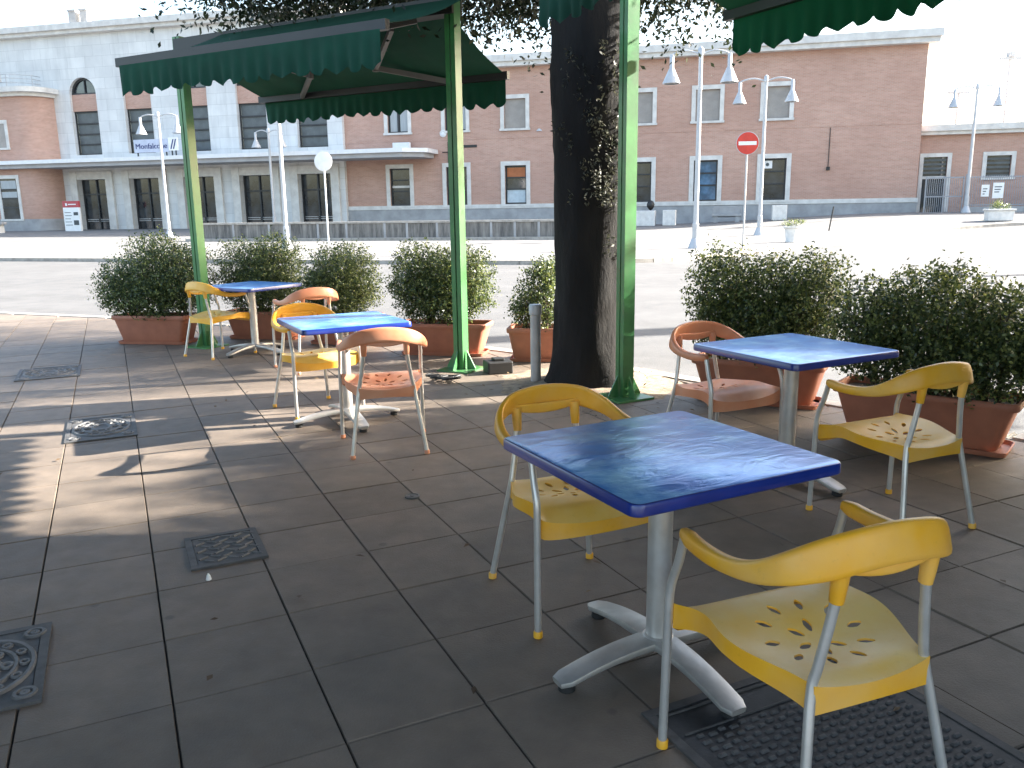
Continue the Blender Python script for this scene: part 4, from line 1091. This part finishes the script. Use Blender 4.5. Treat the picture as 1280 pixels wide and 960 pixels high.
# parapet / ramp wall before the station
PW=thing('ramp_wall','long dark stained concrete wall on a pale kerb in front of the station','wall',(0,0,0))
p0=Vector((-17.2,45.5)); p1=Vector((4.6,40.2)); d=(p1-p0); L_=d.length; d/=L_; n=Vector((-d.y,d.x))
PW.location=(p0.x,p0.y,0); PW.rotation_euler=(0,0,math.atan2(d.y,d.x))
z0=.05
b=BM(); box(b,0,L_,0,.3,z0-.4,z0+.86); obj('wall',b,MT['wallc'],PW)
b=BM(); box(b,-.05,L_+.05,-.06,.36,z0+.862,z0+.96); obj('coping',b,MT['kerb'],PW)
b=BM(); box(b,-.1,L_+.1,-.45,-.001,z0-.4,z0+.14); obj('footing',b,MT['kerb'],PW)
b=BM(); 
x=.4
while x<L_: box(b,x,x+.12,-.04,-.002,z0+.142,z0+.858); x+=random.choice((1.2,1.6,2.1))
obj('ribs',b,MT['plinth'],PW)
b=BM(); tube(b,[(2,.15,z0+1.75),(L_-8,.15,z0+1.5),(L_-.5,.15,z0+1.5)],.025,6)
for k in range(9): tube(b,[(2+k*2.4,.15,z0+.96),(2+k*2.4,.15,z0+1.72-.025*k)],.02,6)
#obj('handrail',b,MT['galv'],PW)
b.free()
# entrance step platform
b=BM(); prism(b,[(-82,-6.2),(-34,-6.2),(-34,-.35),(-82,-.35)],-.5,.33); o=obj('entrance_platform',b,MT['plinth'],loc=(FC.x,FC.y,0),rz=PHI); tag(o,kind='structure')

# street lamps
LG='white street lamps with two bell lamps'
def lamp(label,x,y,hh,arm=1.0,adir=0,z=None,sc=1.0,first=[None]):
    z=gz(x,y) if z is None else z
    t=thing('street_lamp',label,'street lamp',(x,y,z),adir,LG)
    b=BM(); tube(b,[(0,0,0),(0,0,.9),(0,0,.92),(0,0,hh)],[.115,.115,.09,.07],14); obj('pole',b,MT['lampgrey'],t,smooth=50)
    b=BM(); lathe(b,[(.26,0),(.24,.06),(.14,.34),(.12,.36)],16); obj('base',b,MT['lampgrey'],t,smooth=50)
    b=BM()
    for s_ in (-1,1): tube(b,catmull([(0,0,hh-.08),(s_*arm*.45,0,hh+.06),(s_*arm*.85,0,hh+.0),(s_*arm,0,hh-.10)],4),.035,8)
    lathe(b,[(.07,-.12),(.1,-.1),(.1,.12),(.03,.2)],12,(0,0,hh)); obj('arm',b,MT['lampgrey'],t,smooth=50)
    for s_ in (-1,1):
        b=BM(); lathe(b,[(.06,-.05),(.075,-.07),(.075,-.5),(.10,-.53),(.12,-.58),(.3,-.98),(.31,-1.02),(.27,-1.02)],18,(s_*arm,0,hh),cap=False); obj('bell_lamp',b,MT['lampgrey'],t,smooth=40)
    return t
lamp('nearest white street lamp, right of the tree, its arms just below the upper right awning',6.75,30.6,6.75,1.0,R(-4))
lamp('white street lamp just right of the no-entry sign',11.8,39.8,7.0,1.15,R(-14))
lamp('white street lamp at the far right in front of the fence',25.6,47.4,6.7,1.1,R(-14))
lamp('white street lamp left of the leftmost green post, before the entrance',-20.1,49.7,6.9,1.2,R(-14))
lamp('plain white street lamp rising behind the left awning, right of the leftmost post',-9.35,35.2,8.0,.9,R(-10))
lamp('small white street lamp behind the ramp wall, left of the round sign',-15.6,56,6.35,.9,R(-10),z=.35)
lamp('white street lamp mostly hidden by the tree trunk, one bell lamp showing left of it',3.35,55.5,7.0,1.35,R(-14),z=.45)
# tall masts behind the annex
for x,y,hh,lab in ((35.6,62,10.6,'tall thin floodlight mast rising behind the annex roof at far right'),(33.2,64,8.6,'short thin lamp mast behind the annex roof, left of the taller one')):
    b=BM(); tube(b,[(0,0,0),(0,0,hh)],.09,8); box(b,-.75,.75,-.12,.12,hh,hh+.18)
    if hh>10: box(b,-.2,.2,-.2,.2,hh+.181,hh+.5)
    o=obj('lamp_mast',b,MT['galv'],loc=(x,y,.8)); tag(o,lab,'lamp mast')

# signs
def disc_sign(name,label,x,y,hh,r,front,rz):
    z=gz(x,y); t=thing(name,label,'road sign',(x,y,z),rz)
    b=BM(); tube(b,[(0,0,0),(0,0,hh)],.035,10); obj('pole',b,MT['galv'] if front else MT['white'],t,smooth=50)
    b=BM(); lathe(b,[(r*.98,-.012),(r,-.008),(r,.008),(r*.98,.012)],36); o=obj('disc',b,MT['galv'] if front else MT['white'],t,smooth=30); o.rotation_euler=(PI/2,0,0); o.location=(0,-.06,hh-r*.95)
    if front:
        b=BM(); lathe(b,[(r*.95,.0125),(r*.95,.0165)],36); f_=obj('red_face',b,MT['red'],o)
        b=BM(); box(b,-r*.78,r*.78,-r*.16,r*.16,.0172,.02); obj('white_bar',b,MT['signwhite'],o)
    return t
disc_sign('no_entry_sign','red round no-entry sign with a white bar on a thin grey pole',8.5,30.6,4.05,.40,True,R(-8))
disc_sign('round_sign','blank white back of a round sign on a thin pole before the ramp wall',-8.3,38.4,4.1,.42,False,R(-10))

# info board at the entrance
IB=thing('info_board','white free-standing information board with a red header beside the dark doorway','sign',(-31.3,60.6,.33),PHI-R(4))
b=BM(); box(b,-.72,.72,-.08,.08,.0,1.75); obj('panel',b,MT['signwhite'],IB)
b=BM(); box(b,-.72,.72,-.085,.085,1.752,2.2); hd=obj('header',b,MT['boardred'],IB)
b=BM(); box(b,-.45,-.3,-.095,-.0855,1.87,2.05); box(b,-.2,.5,-.095,-.0855,1.93,2.0); obj('header_print',b,MT['signwhite'],hd)
b=BM(); box(b,.2,.6,-.09,-.081,1.2,1.42); box(b,.15,.6,-.09,-.081,.52,.85); 
for k in range(5): box(b,-.6,.02-.06*(k%3),-.088,-.081,.5+.22*k,.54+.22*k)
obj('printed_blocks',b,MT['signgrey'],IB)

# white stone blocks and a bench on the forecourt
def block(label,x,y,w,hh,dp,rz=-14.26,mat='whitestone'):
    b=BM(); box(b,-w/2,w/2,-dp/2,dp/2,0,hh,bev=.025); box(b,-w/2+.06,w/2-.06,-dp/2+.06,dp/2-.06,-.3,-.001)
    tag(obj('stone_block',b,MT[mat],loc=(x,y,gz(x,y)),rz=R(rz)),label,'stone block',group='white stone blocks on the forecourt')
block('large white stone block just right of the tree and green post',8.0,50.6,1.45,.9,.8)
block('second white stone block touching the first, on its right',9.5,50.2,.75,.9,.8)
block('white stone block alone, right of the no-entry sign and its lamp',15.6,48.9,.8,.85,.8)
BN=thing('stone_bench','grey stone bench against the station plinth behind the no-entry sign pole','bench',(12.9,50.2,gz(12.9,50.2)),PHI)
b=BM(); box(b,-.85,.85,-.25,.25,.36,.5,bev=.02); obj('seat',b,MT['plinth'],BN)
for sx in (-1,1):
    b=BM(); box(b,*sorted((sx*.5,sx*.75)),-.2,.2,0,.359); obj('leg',b,MT['plinth'],BN)
b=BM(); box(b,-.85,.85,.26,.34,.3,.95,bev=.02); obj('backrest',b,MT['plinth'],BN)
BL=thing('stone_bench','long low grey stone bench at the far left against the brick wing','bench',(-38.6,60.4,.33),PHI)
b=BM(); box(b,-3.0,3.0,-.25,.25,.62,.8,bev=.03); obj('seat',b,MT['plinth'],BL)
for x in (-2.6,-.9,.9,2.6):
    b=BM(); box(b,x-.15,x+.15,-.2,.2,0,.619); obj('leg',b,MT['whitestone'],BL)
# round lamp globe beside the block
b=BM(); lathe(b,[(.05,0),(.05,.9),(.12,.95),(.22,1.1),(.24,1.25),(.16,1.42),(.04,1.48)],14,(0,0,0)); tag(obj('globe_lamp',b,MT['bar'],loc=(8.6,51.6,gz(8.6,51.6)),smooth=50),'small dark globe on a stub above the white stone blocks','lamp')
# urn planter with dark clipped plant
ux,uy=11.55,34.4
UR=thing('urn_planter','round pale stone urn on the forecourt right of the no-entry sign','planter',(ux,uy,gz(ux,uy)))
b=BM(); lathe(b,[(.24,0),(.26,.04),(.24,.08),(.30,.55),(.36,.6),(.36,.66),(.31,.66),(.29,.6),(.0,.6)],22,cap=False); obj('bowl',b,MT['whitestone'],UR,smooth=40)
P,nr=blob_points([(0,0,.78,.46,.4,.16),(.3,0,.84,.25,.22,.12)],900,twig=.05)
sh=thing('urn_plant','dark low clipped plant growing in the pale stone urn','plant',(ux,uy,gz(ux,uy))); leaf_mesh('foliage',P,.05,MT['box_leaf'],sh,.5,nr)
# flower box at the far right
fx,fy=24.3,41.9
FB=thing('flower_box','long pale stone flower box at the far right before the fence','planter',(fx,fy,gz(fx,fy)),R(-10))
b=BM(); box(b,-.6,.6,-.3,.3,0,.5,bev=.03); box(b,-.66,.66,-.36,.36,.501,.58,bev=.02); obj('trough',b,MT['whitestone'],FB)
P,nr=blob_points([(0,0,.68,.5,.25,.2),(-.1,0,.85,.2,.2,.2)],1100,twig=.08)
sh=thing('box_plant','low dark plant in the pale flower box at far right','plant',(fx,fy,gz(fx,fy)),R(-10)); leaf_mesh('foliage',P,.06,MT['box_leaf'],sh,.4,nr)
# leaning thin post on the forecourt
b=BM(); tube(b,[(0,0,0),(.16,0,1.15)],.035,8); tag(obj('leaning_post',b,MT['bar'],loc=(15.4,40.6,gz(15.4,40.6))),'thin dark post leaning to the right on the bright forecourt','post')

# ------------------------------------------------------------------ unseen trees and pole added at right to throw shade on terrace and road
def shade_tree(label,x,y,hh,lobes,n,size=.16):
    t=thing('added_shade_tree',label,'tree',(x,y,h_base(x,y)),0,'unseen trees added to shade the terrace')
    P=catmull([(0,0,-.05),(.05,0,1.5),(0,.05,hh*.45),(.1,0,hh*.75)],6); m=len(P)
    obj('trunk',trunk_mesh(P,[.27*(1-.6*k/(m-1)) for k in range(m)],16,.05,int(x*10)),MT['bark'],t,smooth=60)
    crown([(-1.8,3.25,6.3,1.1,.7,.45),(-.9,3.0,6.3,1.0,.8,.5),(-2.2,2.4,5.6,.9,.6,.5),(-1.7,2.5,6.5,1.0,.7,.5)],9000,size,MT['oak_leaf'],t,1.8,.3,'shadow_side_crown')  # extra lobes shaped to throw shade on the floor between the tables
    crown(lobes,n,size,MT['oak_leaf'],t,1.8,.4); return t
SHADE=[(14.0,4.7,8.5,[(0,0,6.3,3.3,3.5,1.9),(-.9,-1.2,5.4,2.2,2.4,1.4),(.6,1.0,7.3,2.4,2.5,1.3),(-.1,3.2,6.2,1.2,.8,.7),(-1.8,3.25,6.3,1.0,.75,.45)],22000,'unseen dense tree added across the road, its crown shading the nearest tables')]
for x,y,hh,lb,n,lab in SHADE: shade_tree(lab,x,y,hh,lb,n,.2)
t=thing('added_shade_pine','unseen tall umbrella pine added across the road to cast shadows','tree',(18.0,14.1,-.1))  # added out of view for its trunk and crown shadows
P=catmull([(0,0,-.1),(.05,0,3),(-.05,.05,7),(0,0,11)],6)
obj('trunk',trunk_mesh(P,[.42-.008*k for k in range(len(P))],16,.04,5),MT['bark'],t,smooth=60)
crown([(0,0,12.2,3.0,3.0,1.0),(-1.2,.8,12.6,1.8,1.8,.8),(1.2,-.6,12.5,1.8,1.8,.8)],9000,.2,MT['oak_leaf'],t,9,.4)
b=BM(); tube(b,[(0,0,-.1),(0,0,9)],[.24,.16],12); box(b,-.9,.9,-.06,.06,8.3,8.42); tag(obj('added_shadow_pole',b,MT['bar'],loc=(22,20.9,0)),'unseen tall pole with a cross arm added across the road for its shadow','pole')  # added out of view to cast a shadow band on the road

# ------------------------------------------------------------------ unseen roof and screens added around the camera to keep light off the tables
CB=thing('added_shade_roof','unseen dark roof on green posts, added to shade the near end of the terrace','added_shade_roof',(0,-3.2,0))
b=BM(); box(b,-5.2,4.3,2.4,8.15,2.98,3.06); obj('roof',b,MT['bar'],CB)
b=BM()
for k in range(9): x=-5.0+1.13*k; box(b,x-.05,x+.05,2.45,8.1,2.84,2.978)
obj('rafters',b,MT['bar'],CB)
for x in (-5.0,4.1):
    for y in (2.5,7.75):
        b=BM(); box(b,x-.06,x+.06,y,y+.12,0,2.838); obj('post',b,MT['green'],CB)
b=BM(); box(b,4.08,4.12,2.63,7.74,.02,2.838); obj('light_block_screen',b,MT['bar'],CB)  # added out of view to block sun and sky from the right
b=BM(); box(b,-5.02,-4.98,2.63,7.74,.02,2.838); obj('light_block_screen',b,MT['bar'],CB)  # added out of view to block sky light from the left
